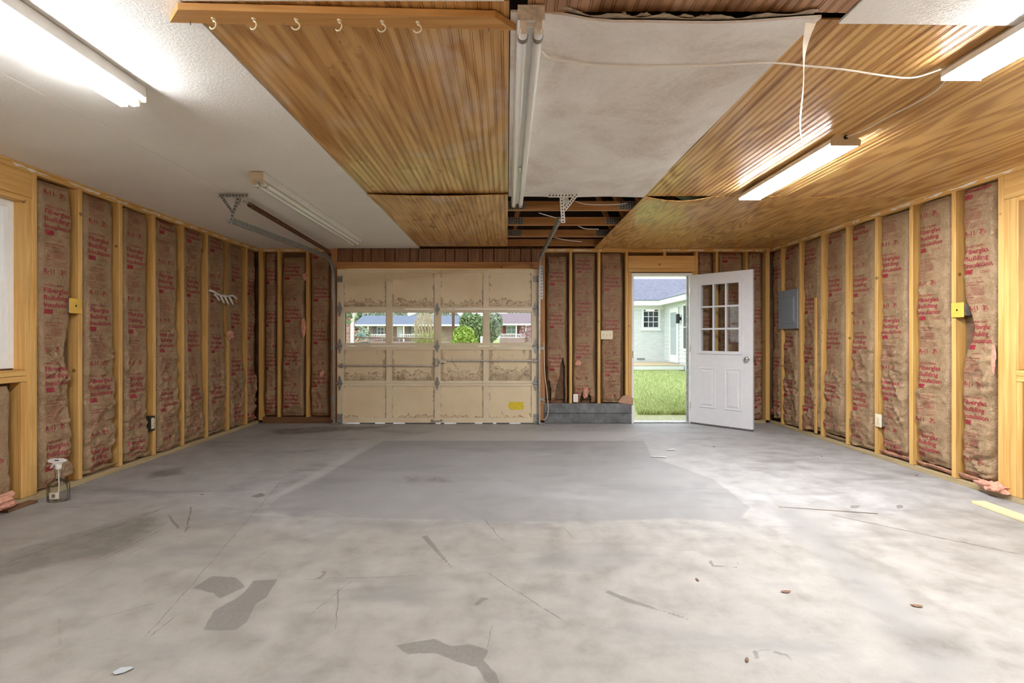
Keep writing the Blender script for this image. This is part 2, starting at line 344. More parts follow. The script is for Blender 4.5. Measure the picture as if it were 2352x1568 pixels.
# ================================================================== THE SETTING
# ------------------------------------------------------------------ concrete floor with its stains
def floor_poly(pts): return np.array([on_floor(*p) for p in pts])
def sdist(P, Q):
    """signed distance of points P to polygon Q, positive inside"""
    d = np.full(len(P), 1e9); ins = np.zeros(len(P), bool); n = len(Q)
    for i in range(n):
        a, b = Q[i], Q[(i+1) % n]; e = b-a; w = P-a
        t = np.clip((w@e)/max(e@e, 1e-12), 0, 1); q = w-t[:, None]*e; d = np.minimum(d, np.hypot(q[:, 0], q[:, 1]))
        c1 = (a[1] > P[:, 1]) != (b[1] > P[:, 1])
        with np.errstate(divide='ignore', invalid='ignore'):
            xi = (b[0]-a[0])*(P[:, 1]-a[1])/(b[1]-a[1])+a[0]
        ins ^= c1 & (P[:, 0] < xi)
    return np.where(ins, d, -d)
STAINS = {
 'damp': [[(612, 1163), (640, 1181), (700, 1187), (762, 1179), (800, 1189), (1000, 1193), (1200, 1198), (1400, 1196), (1560, 1191), (1690, 1202), (1725, 1165), (1640, 1100), (1500, 1050), (1480, 1012), (880, 1012), (760, 1080), (650, 1135)]],
 'haze': [[(1735, 1157), (1840, 1160), (1930, 1215), (2060, 1330), (2200, 1460), (2320, 1590), (2120, 1600), (1990, 1440), (1860, 1290)]],
 'light': [[(848, 1026), (828, 1026), (640, 1132), (600, 1150), (650, 1136), (735, 1098)],
           [(1010, 988), (1500, 992), (1420, 1012), (900, 1010)]],
 'mark': [[(443, 1350), (487, 1322), (540, 1325), (566, 1347), (522, 1366), (505, 1376), (490, 1362)],
          [(583, 1332), (638, 1330), (612, 1372), (590, 1385), (566, 1430), (540, 1448), (466, 1447), (490, 1402), (545, 1372), (560, 1360)],
          [(1386, 1358), (1396, 1355), (1455, 1377), (1530, 1404), (1520, 1404), (1440, 1383)],
          [(1626, 1288), (1634, 1286), (1640, 1297), (1694, 1301), (1696, 1304), (1634, 1301)], [(1690, 1288), (1696, 1300), (1700, 1302), (1694, 1286)],
          [(1727, 1493), (1770, 1490), (1772, 1494), (1740, 1497), (1746, 1512), (1734, 1514)], [(1770, 1492), (1812, 1502), (1828, 1522), (1820, 1521), (1806, 1506), (1772, 1500)],
          [(1088, 1388), (1106, 1370), (1130, 1374), (1110, 1380), (1098, 1391)], [(690, 1337), (740, 1328), (752, 1310), (735, 1312), (742, 1318), (722, 1330)],
          [(966, 1231), (981, 1229), (1046, 1310), (1036, 1306)],
          [(905, 1481), (1000, 1466), (1036, 1484), (1080, 1478), (1122, 1492), (1112, 1516), (1140, 1545), (1150, 1580), (1115, 1566), (1096, 1532), (1050, 1520), (1000, 1500), (935, 1502)],
          [(132, 1412), (139, 1412), (142, 1480), (134, 1482)], [(1480, 1388), (1560, 1412), (1600, 1428), (1560, 1418)], [(575, 1140), (600, 1131), (612, 1138), (590, 1143)],
          [(1955, 1160), (1978, 1160), (1970, 1168), (1950, 1166)], [(2058, 1160), (2072, 1158), (2076, 1166), (2060, 1168)]],
 'oil': [[(-40, 1345), (-40, 1285), (200, 1217), (330, 1176), (378, 1182), (365, 1210), (330, 1252), (220, 1290), (110, 1302)],
         [(330, 1085), (430, 1070), (420, 1090), (340, 1100)], [(600, 985), (760, 980), (900, 978), (880, 984), (640, 1000)], [(930, 1095), (1030, 1095), (1040, 1108), (920, 1110)],
         [(490, 1440), (560, 1445), (600, 1470), (560, 1500), (480, 1480)], [(2020, 1440), (2220, 1450), (2260, 1520), (2080, 1500)]],
}
def build_floor():
    xs = np.arange(XL-0.10, XR+0.11, 0.0155)
    ys = [YF-0.1]
    while ys[-1] < 6.66: ys.append(ys[-1]+(0.05 if ys[-1] < 1.4 else 0.012+0.004*max(0, ys[-1]-1.6)))
    ys = np.array(ys); X, Y = np.meshgrid(xs, ys); P = np.stack([X.ravel(), Y.ravel()], 1); nx, ny = len(xs), len(ys)
    V = np.column_stack([P, np.zeros(len(P))])
    i = np.arange(nx*ny).reshape(ny, nx); F = np.stack([i[:-1, :-1], i[:-1, 1:], i[1:, 1:], i[1:, :-1]], -1).reshape(-1, 4)
    me = bpy.data.meshes.new('floor'); me.vertices.add(len(V)); me.vertices.foreach_set('co', V.ravel())
    me.loops.add(F.size); me.loops.foreach_set('vertex_index', F.ravel()); me.polygons.add(len(F)); me.polygons.foreach_set('loop_start', np.arange(0, F.size, 4)); me.update()
    for k, polys in STAINS.items():
        d = np.full(len(P), -1.0)
        for q in polys: d = np.maximum(d, sdist(P, floor_poly(q)))
        a = me.attributes.new(k, 'FLOAT', 'POINT'); a.data.foreach_set('value', d.astype(np.float32))
    t = NT('worn_concrete'); v = t.coord('Object')
    n1 = t.noise(v, 0.8, 4, 0.62, 0.3); n2 = t.noise(v, 5.5, 5, 0.68, 0.0); n3 = t.noise(v, 60.0, 2, 0.7); n4 = t.noise(t.coord('Object', (0.7, 2.4, 1)), 1.3, 4, 0.65, 0.2)
    n5 = t.noise(v, 18.0, 4, 0.7); n6 = t.noise(v, 260.0, 2, 0.5)
    # warm buff in the front half, greyer towards the big door: daylight at that end painted into the concrete colour
    sep = t.n('SeparateXYZ'); t.set(sep.inputs[0], v)
    yy = t.math('ADD', sep.outputs['Y'], t.math('MULTIPLY', t.math('SUBTRACT', n1, 0.5), 1.6))
    daylit = t.smooth(yy, 2.7, 3.7)
    warm = t.ramp(n2, [(0.30, (0.215, 0.196, 0.174)), (0.5, (0.300, 0.278, 0.251)), (0.72, (0.362, 0.340, 0.312))])
    cool = t.ramp(n2, [(0.30, (0.285, 0.280, 0.280)), (0.5, (0.375, 0.370, 0.370)), (0.72, (0.46, 0.455, 0.455))])
    c = t.mix(daylit, warm, cool)
    c = t.mix(t.smooth(n4, 0.50, 0.70, 0.0, 0.60), c, (0.195, 0.190, 0.185))
    c = t.mix(t.smooth(n1, 0.56, 0.74, 0.0, 0.6), c, (0.45, 0.438, 0.42))
    def at(name): return t.n('Attribute', _attribute_name=name).outputs['Fac']
    wob = t.math('MULTIPLY', t.math('SUBTRACT', n5, 0.5), 0.05); wob2 = t.math('MULTIPLY', t.math('SUBTRACT', n2, 0.5), 0.25)
    damp = t.smooth(t.math('ADD', at('damp'), wob), -0.010, 0.02, 0.0, 0.78)
    damp = t.math('MULTIPLY', damp, t.smooth(n1, 0.3, 0.7, 1.0, 0.55))
    c = t.mix(damp, c, (0.215, 0.213, 0.216))
    hz_ = t.smooth(t.math('ADD', at('haze'), wob), -0.02, 0.16, 0.0, 0.55); c = t.mix(hz_, c, (0.218, 0.212, 0.208))
    lite = t.smooth(t.math('ADD', at('light'), wob), -0.03, 0.03, 0.0, 0.55); c = t.mix(lite, c, (0.47, 0.462, 0.45))
    oil = t.smooth(t.math('ADD', at('oil'), wob2), -0.04, 0.10, 0.0, 0.80); oil = t.math('MULTIPLY', oil, t.smooth(n2, 0.35, 0.6, 0.6, 1.0))
    c = t.mix(oil, c, (0.125, 0.11, 0.092))
    mark = t.smooth(t.math('ADD', at('mark'), t.math('MULTIPLY', t.math('SUBTRACT', n5, 0.5), 0.014)), -0.002, 0.004, 0.0, 0.82)
    mark = t.math('MULTIPLY', mark, t.smooth(n3, 0.3, 0.7, 0.8, 1.0)); c = t.mix(mark, c, (0.140, 0.130, 0.115))
    def line(a, b, w):
        (ax, ay), (bx, by) = on_floor(*a), on_floor(*b); L = math.hypot(bx-ax, by-ay); ux, uy = (bx-ax)/L, (by-ay)/L
        dx = t.math('SUBTRACT', sep.outputs['X'], ax); dy = t.math('SUBTRACT', sep.outputs['Y'], ay)
        al = t.math('ADD', t.math('MULTIPLY', dx, ux), t.math('MULTIPLY', dy, uy)); ac = t.math('ABSOLUTE', t.math('ADD', t.math('ADD', t.math('MULTIPLY', dx, -uy), t.math('MULTIPLY', dy, ux)), t.math('MULTIPLY', t.math('SUBTRACT', n2, 0.5), 0.04)))
        m = t.math('MULTIPLY', t.smooth(ac, w, w*0.3), t.smooth(t.math('ABSOLUTE', t.math('SUBTRACT', al, L/2)), L/2, L/2-0.05))
        return t.math('MULTIPLY', m, t.smooth(n5, 0.3, 0.6, 0.25, 1.0))
    ln = None
    for a, b, w in (((0, 1297), (375, 1168), .007), ((0, 1275), (400, 1160), .005), ((1115, 1312), (1300, 1428), .004), ((650, 1100), (330, 1468), .003), ((780, 1345), (770, 1450), .004), ((90, 1372), (370, 1236), .003), ((1110, 1190), (1160, 1245), .004), ((385, 1180), (412, 1216), .010), ((440, 1160), (425, 1225), .008), ((200, 1425), (370, 1382), .003), ((690, 1330), (960, 1322), .003), ((330, 1470), (410, 1410), .004), ((1120, 1495), (1130, 1430), .003), ((380, 1210), (225, 1290), .006), ((815, 1330), (700, 1420), .003), ((250, 1272), (390, 1195), .004), ((1900, 1180), (2352, 1275), .012), ((1290, 1205), (1320, 1240), .003), ((560, 1300), (620, 1260), .002)):
        q = line(a, b, w); ln = q if ln is None else t.math('MAXIMUM', ln, q)
    c = t.mix(t.math('MULTIPLY', ln, 0.85), c, (0.115, 0.10, 0.085))
    spk = t.smooth(n3, 0.70, 0.78, 0.0, 0.5); c = t.mix(t.math('MULTIPLY', spk, t.smooth(n1, 0.4, 0.6)), c, (0.16, 0.115, 0.08))
    c = t.mix(t.smooth(n6, 0.35, 0.65, 0.0, 0.22), c, (0.17, 0.16, 0.15))
    t.bump(t.math('ADD', n5, t.math('MULTIPLY', n6, 0.3)), 0.12, 0.004)
    me.materials.append(t.fin(c, t.smooth(n2, 0.3, 0.7, 0.50, 0.72)))
    o = link(bpy.data.objects.new('floor', me)); o['kind'] = 'structure'
    tag(o, 'worn grey and buff concrete garage floor with damp patches and tape marks', 'floor')
    return o
build_floor()

# ------------------------------------------------------------------ framed walls
PLATE_Z = 2.352
def stud_mesh(z0, z1, w=0.038, d=0.089, mat='lumber2'):
    g = G().box(-w/2, w/2, 0, d, z0, z1, 0.0025); return g
STUD0 = None
def stud(wall, u, z0=0.04, z1=PLATE_Z, y=0.0, w=0.038, mat='lumber2', name='stud'):
    global STUD0
    if (z0, z1, w, mat) == (0.04, PLATE_Z, 0.038, 'lumber2'):
        if STUD0 is None: STUD0 = stud_mesh(z0, z1).mk(name, mat, wall, (u, y, 0)); return STUD0
        return same(STUD0, name, wall, (u, y, 0))
    return stud_mesh(z0, z1, w, 0.089, mat).mk(name, mat, wall, (u, y, 0))
def plate(wall, name, u0, u1, z0, z1, mat='lumber0', y0=0.0, y1=0.089):
    L = u1-u0; return G().box(-L/2, L/2, y0, y1, z0, z1, 0.002).mk(name, mat, wall, ((u0+u1)/2, 0, 0))
def sheathing(wall, rects, y0=0.092, y1=0.112):
    for (a, b, z0, z1) in rects: G().box(a, b, y0, y1, z0, z1).mk('sheathing', 'sheath', wall)
def mud_smears(wall, spans, seed):
    """white joint compound left along the face of the top plate"""
    r = random.Random(seed)
    for (a, b) in spans:
        u = a
        while u < b:
            L = min(r.uniform(0.10, 0.34), b-u)
            if L < 0.05: break
            n = 9; top = []; bot = []
            for k in range(n):
                x = u+L*k/(n-1); top.append((x, CEIL-0.012-r.uniform(0.0, 0.012))); bot.append((x, CEIL-0.024-r.uniform(0.0, 0.016)))
            bot[0] = top[0]; bot[-1] = top[-1]
            V = [(x, -0.0022, z) for x, z in top]+[(x, -0.0018, z) for x, z in bot]; F = [(k, k+1, n+k+1, n+k) for k in range(n-1)]
            V += [(x, 0.0005, z) for x, y, z in V]; nn = 2*n
            F += [(k+1, k, nn+k, nn+k+1) for k in range(n-1)]+[(n+k, n+k+1, nn+n+k+1, nn+n+k) for k in range(n-1)]
            o = mk('joint_compound', V, F, 'mud', wall)
            u += L+r.uniform(0.01, 0.14)

# back wall (with the garage door and the entry door): local u = X
wall_back = empty('wall_back', (0, YB, 0)); tag(wall_back, 'framed wall with exposed studs around the garage door and entry door', 'wall', kind='structure')
LEFT_U = [3.814, 4.214, 4.616, 5.026, 5.427, 5.843, 6.254]
RIGHT_U = [3.86, 4.268, 4.671, 5.071, 5.478, 5.885, 6.277]
bu = lambda px: (px-VX)*YB/FPX
for px in (640, 706): stud(wall_back, bu(px))
for px in (1311, 1376): stud(wall_back, bu(px))
for px in (1647, 1715): stud(wall_back, bu(px))
stud(wall_back, XL+0.028, w=0.055); stud(wall_back, XR-0.030, w=0.055)
for (a, b) in ((760, 775), (1242, 1252)): stud(wall_back, bu((a+b)/2), w=(b-a)*YB/FPX, z1=CEIL-0.005, mat='cedar2', name='jamb_post')
stud(wall_back, bu(1440), z1=PLATE_Z, w=0.040); stud(wall_back, bu(1447), z1=2.075, w=0.040, mat='lumber2', name='jack_stud')
stud(wall_back, bu(1600), z1=PLATE_Z, w=0.040); stud(wall_back, bu(1593), z1=2.075, w=0.040, name='jack_stud')
plate(wall_back, 'top_plate', XL, bu(760), PLATE_Z, CEIL); plate(wall_back, 'top_plate', bu(1252), XR, PLATE_Z, CEIL)
plate(wall_back, 'bottom_plate', XL+0.056, bu(760), 0.0, 0.085, 'oldplate1', -0.004); plate(wall_back, 'bottom_plate', bu(1252), bu(1436), 0.0, 0.04, 'oldplate'); plate(wall_back, 'bottom_plate', bu(1603.4), XR-0.058, 0.0, 0.04, 'oldplate')
h0, h1 = bu(1443.5), bu(1596.5)
plate(wall_back, 'header_board', h0, h1, 2.127, 2.300); plate(wall_back, 'header_trim', h0, h1, 2.077, 2.124)
stud(wall_back, bu(1527), 2.302, PLATE_Z)
plate(wall_back, 'door_header', bu(775.3), bu(1241.6), 2.122, 2.212, 'cedar0', -0.012, 0.06)
# brown panelling over the garage door: separate strips
u = bu(775.4); strips = []
for w in (.20, .145, .115, .19, .135, .21, .115, .17, .20, .13, .18, .205, .15, .21, .165, .14, .19):
    e = min(u+w, bu(1241.5)); strips.append((u, e)); u = e
    if e >= bu(1241.4): break
for (a, b) in strips: G().box(-(b-a)/2+0.005, (b-a)/2-0.005, 0.002, 0.014, 2.214, CEIL-0.004, 0.0015).mk('panelling_strip', 'panelling', wall_back, ((a+b)/2, 0, 0))
gx0, gx1 = bu(789), bu(1226); ex0, ex1 = bu(1451), bu(1590)
sheathing(wall_back, [(XL-0.11, gx0, 0, 2.45), (gx0, gx1, 2.125, 2.45), (gx1, ex0, 0, 2.45), (ex0, ex1, 2.06, 2.45), (ex1, XR+0.11, 0, 2.45)])
mud_smears(wall_back, [(XL+0.06, bu(758)), (bu(1256), bu(1384)), (bu(1520), XR-0.1)], 3)

# wall with the spray bottle (photo's left): local u = world Y
wall_left = empty('wall_left', (XL, 0, 0), PI/2); tag(wall_left, 'framed wall with exposed studs, insulation and a window beside the spray bottle', 'wall', kind='structure')
wall_right = empty('wall_right', (XR, 0, 0), -PI/2); tag(wall_right, 'framed wall with exposed studs, insulation and the electrical panel', 'wall', kind='structure')
WZ0, WZ1 = 0.955, 2.135                                   # window opening
def side_wall(wall, sgn, us, king0, king1, win0, win1, seed):
    """sgn +1: local u = +Y (left wall), -1: local u = -Y (right wall)"""
    s = sgn
    for y in us: stud(wall, s*y)
    def pl(name, p, q, z0, z1, mat="lumber0", **k): return plate(wall, name, min(s*p, s*q), max(s*p, s*q), z0, z1, mat, **k)
    n = int(round((king1-king0)/0.037)); w = (king1-king0)/n
    for k in range(n):                                    # king and jack studs by the window
        yc = king0+w*(k+0.5); stud(wall, s*yc, 0.04, PLATE_Z if k == n-1 else 2.172, w=w-0.001, name='king_stud' if k == n-1 else 'jack_stud')
    stud(wall, s*(win0-0.02), 0.04, 2.172, name='jack_stud'); stud(wall, s*(win0-0.06), name='king_stud')
    pl('window_header', win0-0.038, king1-w-0.0005, 2.174, PLATE_Z-0.001)
    pl('window_stool', win0, king0-0.001, WZ0-0.052, WZ0-0.012, y0=-0.002); pl('rough_sill', win0, king0-0.001, WZ0-0.094, WZ0-0.054)
    for y in (win0+0.5, king0-0.020): stud(wall, s*y, 0.04, WZ0-0.096, name='cripple_stud')
    for y in (1.95, 1.54, 1.13, 0.72, 0.31, -0.10, -0.5): stud(wall, s*y)
    # lining boards of the window recess
    pl('jamb_lining', king0-0.014, king0-0.001, WZ0-0.010, 2.170, 'lumber2', y0=0.0, y1=0.0915); pl('jamb_lining', win0+0.001, win0+0.014, WZ0-0.010, 2.170, 'lumber2', y0=0.0, y1=0.0915)
    pl('head_lining', win0+0.015, king0-0.015, 2.137, 2.172, y0=0.0, y1=0.0915)
    pl('top_plate', YF, YB-0.001, PLATE_Z, CEIL); pl('bottom_plate', YF, YB-0.001, 0.0, 0.038, 'oldplate')
    a, b = win0+0.015, king0-0.015
    r = [(-1.0, a, 0, 2.45), (a, b, 0, WZ0), (a, b, 2.137, 2.45), (b, YB+0.11, 0, 2.45)]
    sheathing(wall, [(min(s*p, s*q), max(s*p, s*q), z0, z1) for p, q, z0, z1 in r])
    mud_smears(wall, [(min(s*2.9, s*6.5), max(s*2.9, s*6.5))], seed)
    return a, b
wa, wb = side_wall(wall_left, 1, LEFT_U, 3.389, 3.463, 2.44, 3.374, 5)
wc, wd = side_wall(wall_right, -1, RIGHT_U, 3.385, 3.512, 2.44, 3.37, 9)

# double-hung windows (vinyl) in the two side walls
def window_unit(name, wall_loc, rz, u0, u1, label):
    o = empty(name, wall_loc, rz); tag(o, label, 'window', kind='structure')
    z0, z1 = WZ0+0.002, WZ1; y0, y1 = 0.078, 0.128
    G().ring(u0+0.001, u1-0.001, z0, z1, u0+0.042, u1-0.042, z0+0.042, z1-0.042, y0, y1).mk('window_frame', 'vinyl', o)
    zm = (z0+z1)/2
    for (a, b, yo) in ((z0+0.043, zm+0.02, 0.086), (zm-0.018, z1-0.043, 0.106)):
        s = G().ring(u0+0.043, u1-0.043, a, b, u0+0.083, u1-0.083, a+0.04, b-0.04, yo, yo+0.018).mk('sash', 'vinyl', o)
        W3 = (u1-u0-0.166)/3; h2 = (b-a-0.08)/2
        for i in range(3):
            for j in range(2):
                G().box(u0+0.083+W3*i+0.006, u0+0.083+W3*(i+1)-0.006, yo+0.007, yo+0.011, a+0.04+h2*j+0.006, a+0.04+h2*(j+1)-0.006).mk('pane', 'glass', s)
        for i in (1, 2): G().box(u0+0.083+W3*i-0.007, u0+0.083+W3*i+0.007, yo+0.003, yo+0.015, a+0.04, b-0.04).mk('muntin', 'vinyl', s)
        G().box(u0+0.083, u1-0.083, yo+0.003, yo+0.015, a+0.04+h2-0.007, a+0.04+h2+0.007).mk('muntin', 'vinyl', s)
    return o
window_unit('window_1', (XL, 0, 0), PI/2, wa, wb, 'white double-hung window in the wood-framed opening near the spray bottle')
window_unit('window_2', (XR, 0, 0), -PI/2, -wd, -wc, 'white double-hung window in the wall of the electrical panel')

# wall behind the camera
wf = empty('wall_front', (0, YF, 0)); tag(wf, 'plain plywood wall at the closed end of the garage', 'wall', kind='structure')
G().box(XL-0.11, XR+0.11, -0.03, 0.0, 0, 2.45).mk('sheathing', 'plyfar', wf)

# ------------------------------------------------------------------ ceiling: separate sheets hung under the joists
ceil_o = empty('ceiling', (0, 0, CEIL)); tag(ceil_o, 'patchwork ceiling of beadboard, plywood and drywall sheets with one open bay', 'ceiling', kind='structure')
def sheet(name, x0, x1, y0, y1, mat, groove=0.0, sag=None, th=0.009, ny=24, z=0.0, seed=0):
    """sheet hung from the joists; local z 0 = underside; groove = spacing of the bead pairs"""
    g = 0.0022
    x0 += g; x1 -= g; y0 += g; y1 -= g
    prof = []
    if groove:
        k = x0+groove*0.5; prof.append((x0, 0))
        while k < x1-0.02:
            for dx in (-0.0045, 0.0045): prof += [(k+dx-0.0030, 0), (k+dx, 0.0036), (k+dx+0.0030, 0)]
            k += groove
        prof.append((x1, 0))
        q = [prof[0]]
        for p in prof[1:]:
            if p[0] > q[-1][0]+1e-4: q.append(p)
        prof = q
    else: prof = [(x0+(x1-x0)*i/12, 0) for i in range(13)]
    ysn = np.linspace(y0, y1, ny+1); V = []; n = len(prof)
    cx, cy = (x0+x1)/2, (y0+y1)/2
    S = sag or (lambda x, y: 0.0)
    for y in ysn: V += [(x-cx, y-cy, z+h-S(x, y)) for x, h in prof]
    off = len(V)
    for y in ysn: V += [(x-cx, y-cy, z+th-S(x, y)) for x, h in prof]
    F = []
    for j in range(ny):
        for i in range(n-1):
            a = j*n+i; F.append((a, a+n, a+n+1, a+1)); F.append((off+a, off+a+1, off+a+n+1, off+a+n))
    for i in range(n-1): F += [(i, i+1, off+i+1, off+i), (ny*n+i+1, ny*n+i, off+ny*n+i, off+ny*n+i+1)]
    for j in range(ny): F += [(j*n, off+j*n, off+(j+1)*n, (j+1)*n), (j*n+n-1, (j+1)*n+n-1, off+(j+1)*n+n-1, off+j*n+n-1)]
    return mk(name, V, F, mat, ceil_o, (cx, cy, 0))
wav = lambda x, a, b, k: math.sin((x-a)/(b-a)*PI*k)
XA, XM, XS, XB, XC = XL-0.09, -2.345, -1.190, 0.012, 1.192
X2, XD = 2.405, XR+0.09
YE, YS1, YS2 = 6.535, 4.05, 1.63
# painted drywall beside the bottle wall
for (a, b) in ((XA, XM), (XM, XS)):
    for (c, d) in ((YS1, YE+0.10 if a == XA else YE+0.01), (YS2, YS1), (YF, YS2)): sheet('drywall_sheet', a, b, c, d, 'drywall', th=0.012, ny=8)
# beadboard column in the middle
sheet('beadboard_sheet', XS, XB, YS1-0.012, YE-0.13, 'bead', 0.0425, lambda x, y: max(0, 0.030*(1-(y-YS1)/0.5))*(0.55+0.45*wav(x, XS, XB, 1.0)) if y < YS1+0.5 else 0.0, 0.007, 30)
sheet('beadboard_sheet', XS, XB, 1.745, YS1+0.02, 'bead', 0.0425, lambda x, y: 0.004*math.sin(y*2.2), 0.007, 24, z=0.0015)
sheet('drywall_sheet', XS, XB-0.02, YF, 1.744, 'drywall', th=0.012, ny=6)
# mottled board, sagging at its torn end; the open bay beyond it
YW0, YW1 = 1.800, 4.150
fsag = lambda x, y: min(1, max(0, (x-0.15)/0.2))*(0.040*math.exp(-(y-YW0)/0.22)*(0.55+0.45*math.sin((x-0.1)*3.0))+0.006*math.sin(x*5+y*2)**2)
sheet('mottled_board', XB, XC, YW0, YW1, 'fibre', 0, fsag, 0.011, 40)
sheet('beadboard_sheet', 0.075, 1.285, YF, 1.806, 'beadbrown', 0.0425, lambda x, y: -0.006*math.sin(max(0, (x-0.075)/1.21)*PI)*max(0, (y-1.2)/0.6), 0.007, 12, z=-0.001)
# beadboard and plywood towards the panel wall
gap = lambda x, y: (0.042*math.exp(-(y-YW1)/0.25)*max(0, math.sin((x-XC)/0.62*PI)) if x < XC+0.62 else (0.010*math.exp(-(y-YW1)/0.2)*max(0, math.sin((x-2.55)/0.45*PI)) if 2.55 < x < 3.0 else 0))
sheet('plywood_sheet', XC+0.002, X2, YW1, YE, 'plyfar', 0, gap, 0.007, 30); sheet('plywood_sheet', X2, XD, YW1, YE+0.09, 'plyfar', 0, gap, 0.007, 30)
sheet('beadboard_sheet', XC, X2, 1.845, YW1+0.004, 'ply', 0.0425, lambda x, y: 0.005*math.sin(y*2.5+1), 0.007, 24)
sheet('plywood_sheet', X2, XD, 1.845, YW1+0.004, 'ply', 0, lambda x, y: 0.004*math.sin(y*2.0), 0.007, 24, z=0.001)
sheet('drywall_sheet', 1.29, XD, YF, 1.86, 'drywall', 0, lambda x, y: 0.010*max(0, math.sin((x-1.4)*1.6))*max(0, (y-1.5)/0.36) if y > 1.5 else 0, 0.012, 12, z=-0.006)
# torn layers at the broken end of the mottled board
def torn(x0, x1, y, z, amp, depth, seed, mat):
    r = random.Random(seed); n = 46; V = []; F = []
    for i in range(n+1):
        x = x0+(x1-x0)*i/n; e = amp*(r.random()-0.5)+0.010*math.sin(i*0.7+seed); zz = z-fsag(x, YW0)
        V += [(x, y-0.010+e*0.6, zz+0.012+e*0.2), (x, y-0.016+e, zz+0.012+depth*0.5), (x, y+0.008, zz+0.012+depth)]
    for i in range(n):
        for k in range(2): F.append((i*3+k, i*3+3+k, i*3+4+k, i*3+1+k))
    V2 = [(a, b+0.004, c+0.0035) for a, b, c in V]; m = len(V); F += [tuple(q+m for q in f[::-1]) for f in F]
    return mk('torn_edge', V+V2, F, mat, ceil_o, (0, 0, 0))
torn(XB+0.17, XC-0.03, YW0-0.002, -0.001, 0.009, 0.007, 4, 'tornedge'); torn(0.40, 0.80, YW0+0.004, 0.007, 0.012, 0.006, 8, 'tornedge')
# wall trim strips (thin lath between ceiling and plate)
for (nm, loc, rz, a, b) in (('trim_1', (XL, 0, CEIL), PI/2, 1.0, YB-0.03), ('trim_2', (XR, 0, CEIL), -PI/2, -YB+0.03, -1.0), ('trim_3', (0, YB, CEIL), 0, bu(1385), XR-0.03)):
    o = G().box(a, b, -0.011, -0.001, -0.016, -0.001, 0.001).mk(nm, 'lumber0', None, loc, rot=(0, 0, rz))
    tag(o, {'trim_1': 'thin wood lath under the white drywall ceiling along the window wall', 'trim_2': 'thin wood lath under the plywood ceiling above the electrical panel wall', 'trim_3': 'thin wood lath under the plywood ceiling above the entry door'}[nm], 'trim', kind='structure')

# ------------------------------------------------------------------ roof trusses seen in the open bay
roof_o = empty('roof', (0, 0, 0)); tag(roof_o, 'dark roof deck above the open ceiling bay', 'roof', kind='structure')
RZ, RX = 4.3, 0.10
def quad(a, b, c, d, t=(0, 0, 0.03)):
    V = [Vector(p) for p in (a, b, c, d)]; V += [p+Vector(t) for p in V]
    return V, [(0, 1, 2, 3), (7, 6, 5, 4), (0, 4, 5, 1), (1, 5, 6, 2), (2, 6, 7, 3), (3, 7, 4, 0)]
for xe in (XL-0.5, XR+0.5):
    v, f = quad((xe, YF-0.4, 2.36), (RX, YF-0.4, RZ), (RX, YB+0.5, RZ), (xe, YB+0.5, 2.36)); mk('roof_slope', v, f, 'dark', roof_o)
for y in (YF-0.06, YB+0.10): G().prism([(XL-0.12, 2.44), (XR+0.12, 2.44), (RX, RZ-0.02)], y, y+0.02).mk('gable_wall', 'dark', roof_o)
JY = [YS1+0.610*k for k in range(1, 4)]
for k, y in enumerate([1.61, YS1-0.0]+JY+[6.44]):
    tr = empty('roof_truss', (0, y, CEIL+0.0145)); tag(tr, 'wooden truss chord %s' % ('above the torn end of the mottled board', 'at the edge of the mottled board above the open bay', 'nearest the bracket in the open ceiling bay', 'in the middle of the open ceiling bay', 'third across the open ceiling bay', 'against the wall plate at the far side of the open bay')[k], 'truss', 'roof truss chords', 'structure')
    c = G().box(XL-0.08, XR+0.08, -0.019, 0.019, 0.0, 0.089, 0.002).mk('bottom_chord', 'cedar0', tr)
    if k >= 1 and k < 5:
        for (xa, za, xb, zb) in ((0.10, 0.09, 0.42, 1.55), (1.30, 0.09, 0.75, 1.35), (1.62, 0.09, 1.0, 1.15)):
            a = Vector((xa, 0, za)); b = Vector((xb, 0, zb)); dv = b-a
            mt = Matrix.Translation((a+b)/2) @ dv.to_track_quat('Z', 'Y').to_matrix().to_4x4()
            G().box(-0.045, 0.045, -0.019, 0.019, -dv.length/2, dv.length/2, mt=mt).mk('web', 'cedar2', tr)
        for xp in (0.10, 1.18):
            p = G().box(-0.085, 0.085, -0.0215, -0.0195, 0.008, 0.082).mk('gusset_plate', 'galvdull', tr, (xp, 0, 0))
            hh = G()
            for i in range(6):
                for j in range(4): hh.box(-0.075+i*0.026, -0.061+i*0.026, -0.0225, -0.0213, 0.014+j*0.017, 0.022+j*0.017)
            hh.mk('gusset_slots', 'hole', p)['kind'] = 'stuff'
# ================================================================== INSULATION BATTS
GRID = 0.012; PERIOD = 49*GRID
def glyphs(s, height, width, x, y, bold=0.012):
    """flat lettering: baseline at (x, y), cap height and width in metres -> (verts, tris)"""
    cu = bpy.data.curves.new('t', 'FONT'); cu.body = s; cu.size = 1.0; cu.offset = bold; cu.resolution_u = 2; cu.fill_mode = 'FRONT'
    o = bpy.data.objects.new('t', cu); COL.objects.link(o); dg = bpy.context.evaluated_depsgraph_get(); dg.update()
    me = o.evaluated_get(dg).to_mesh(); me.calc_loop_triangles()
    V = np.array([v.co[:2] for v in me.vertices]); T = np.array([t.vertices[:] for t in me.loop_triangles])
    bpy.data.objects.remove(o); bpy.data.curves.remove(cu)
    V[:, 0] -= V[:, 0].min(); V[:, 0] *= width/V[:, 0].max(); V[:, 1] *= height/0.70
    return V+np.array([x, y]), T
def rect(x0, x1, y0, y1): return np.array([(x0, y0), (x1, y0), (x1, y1), (x0, y1)]), np.array([(0, 1, 2), (0, 2, 3)])
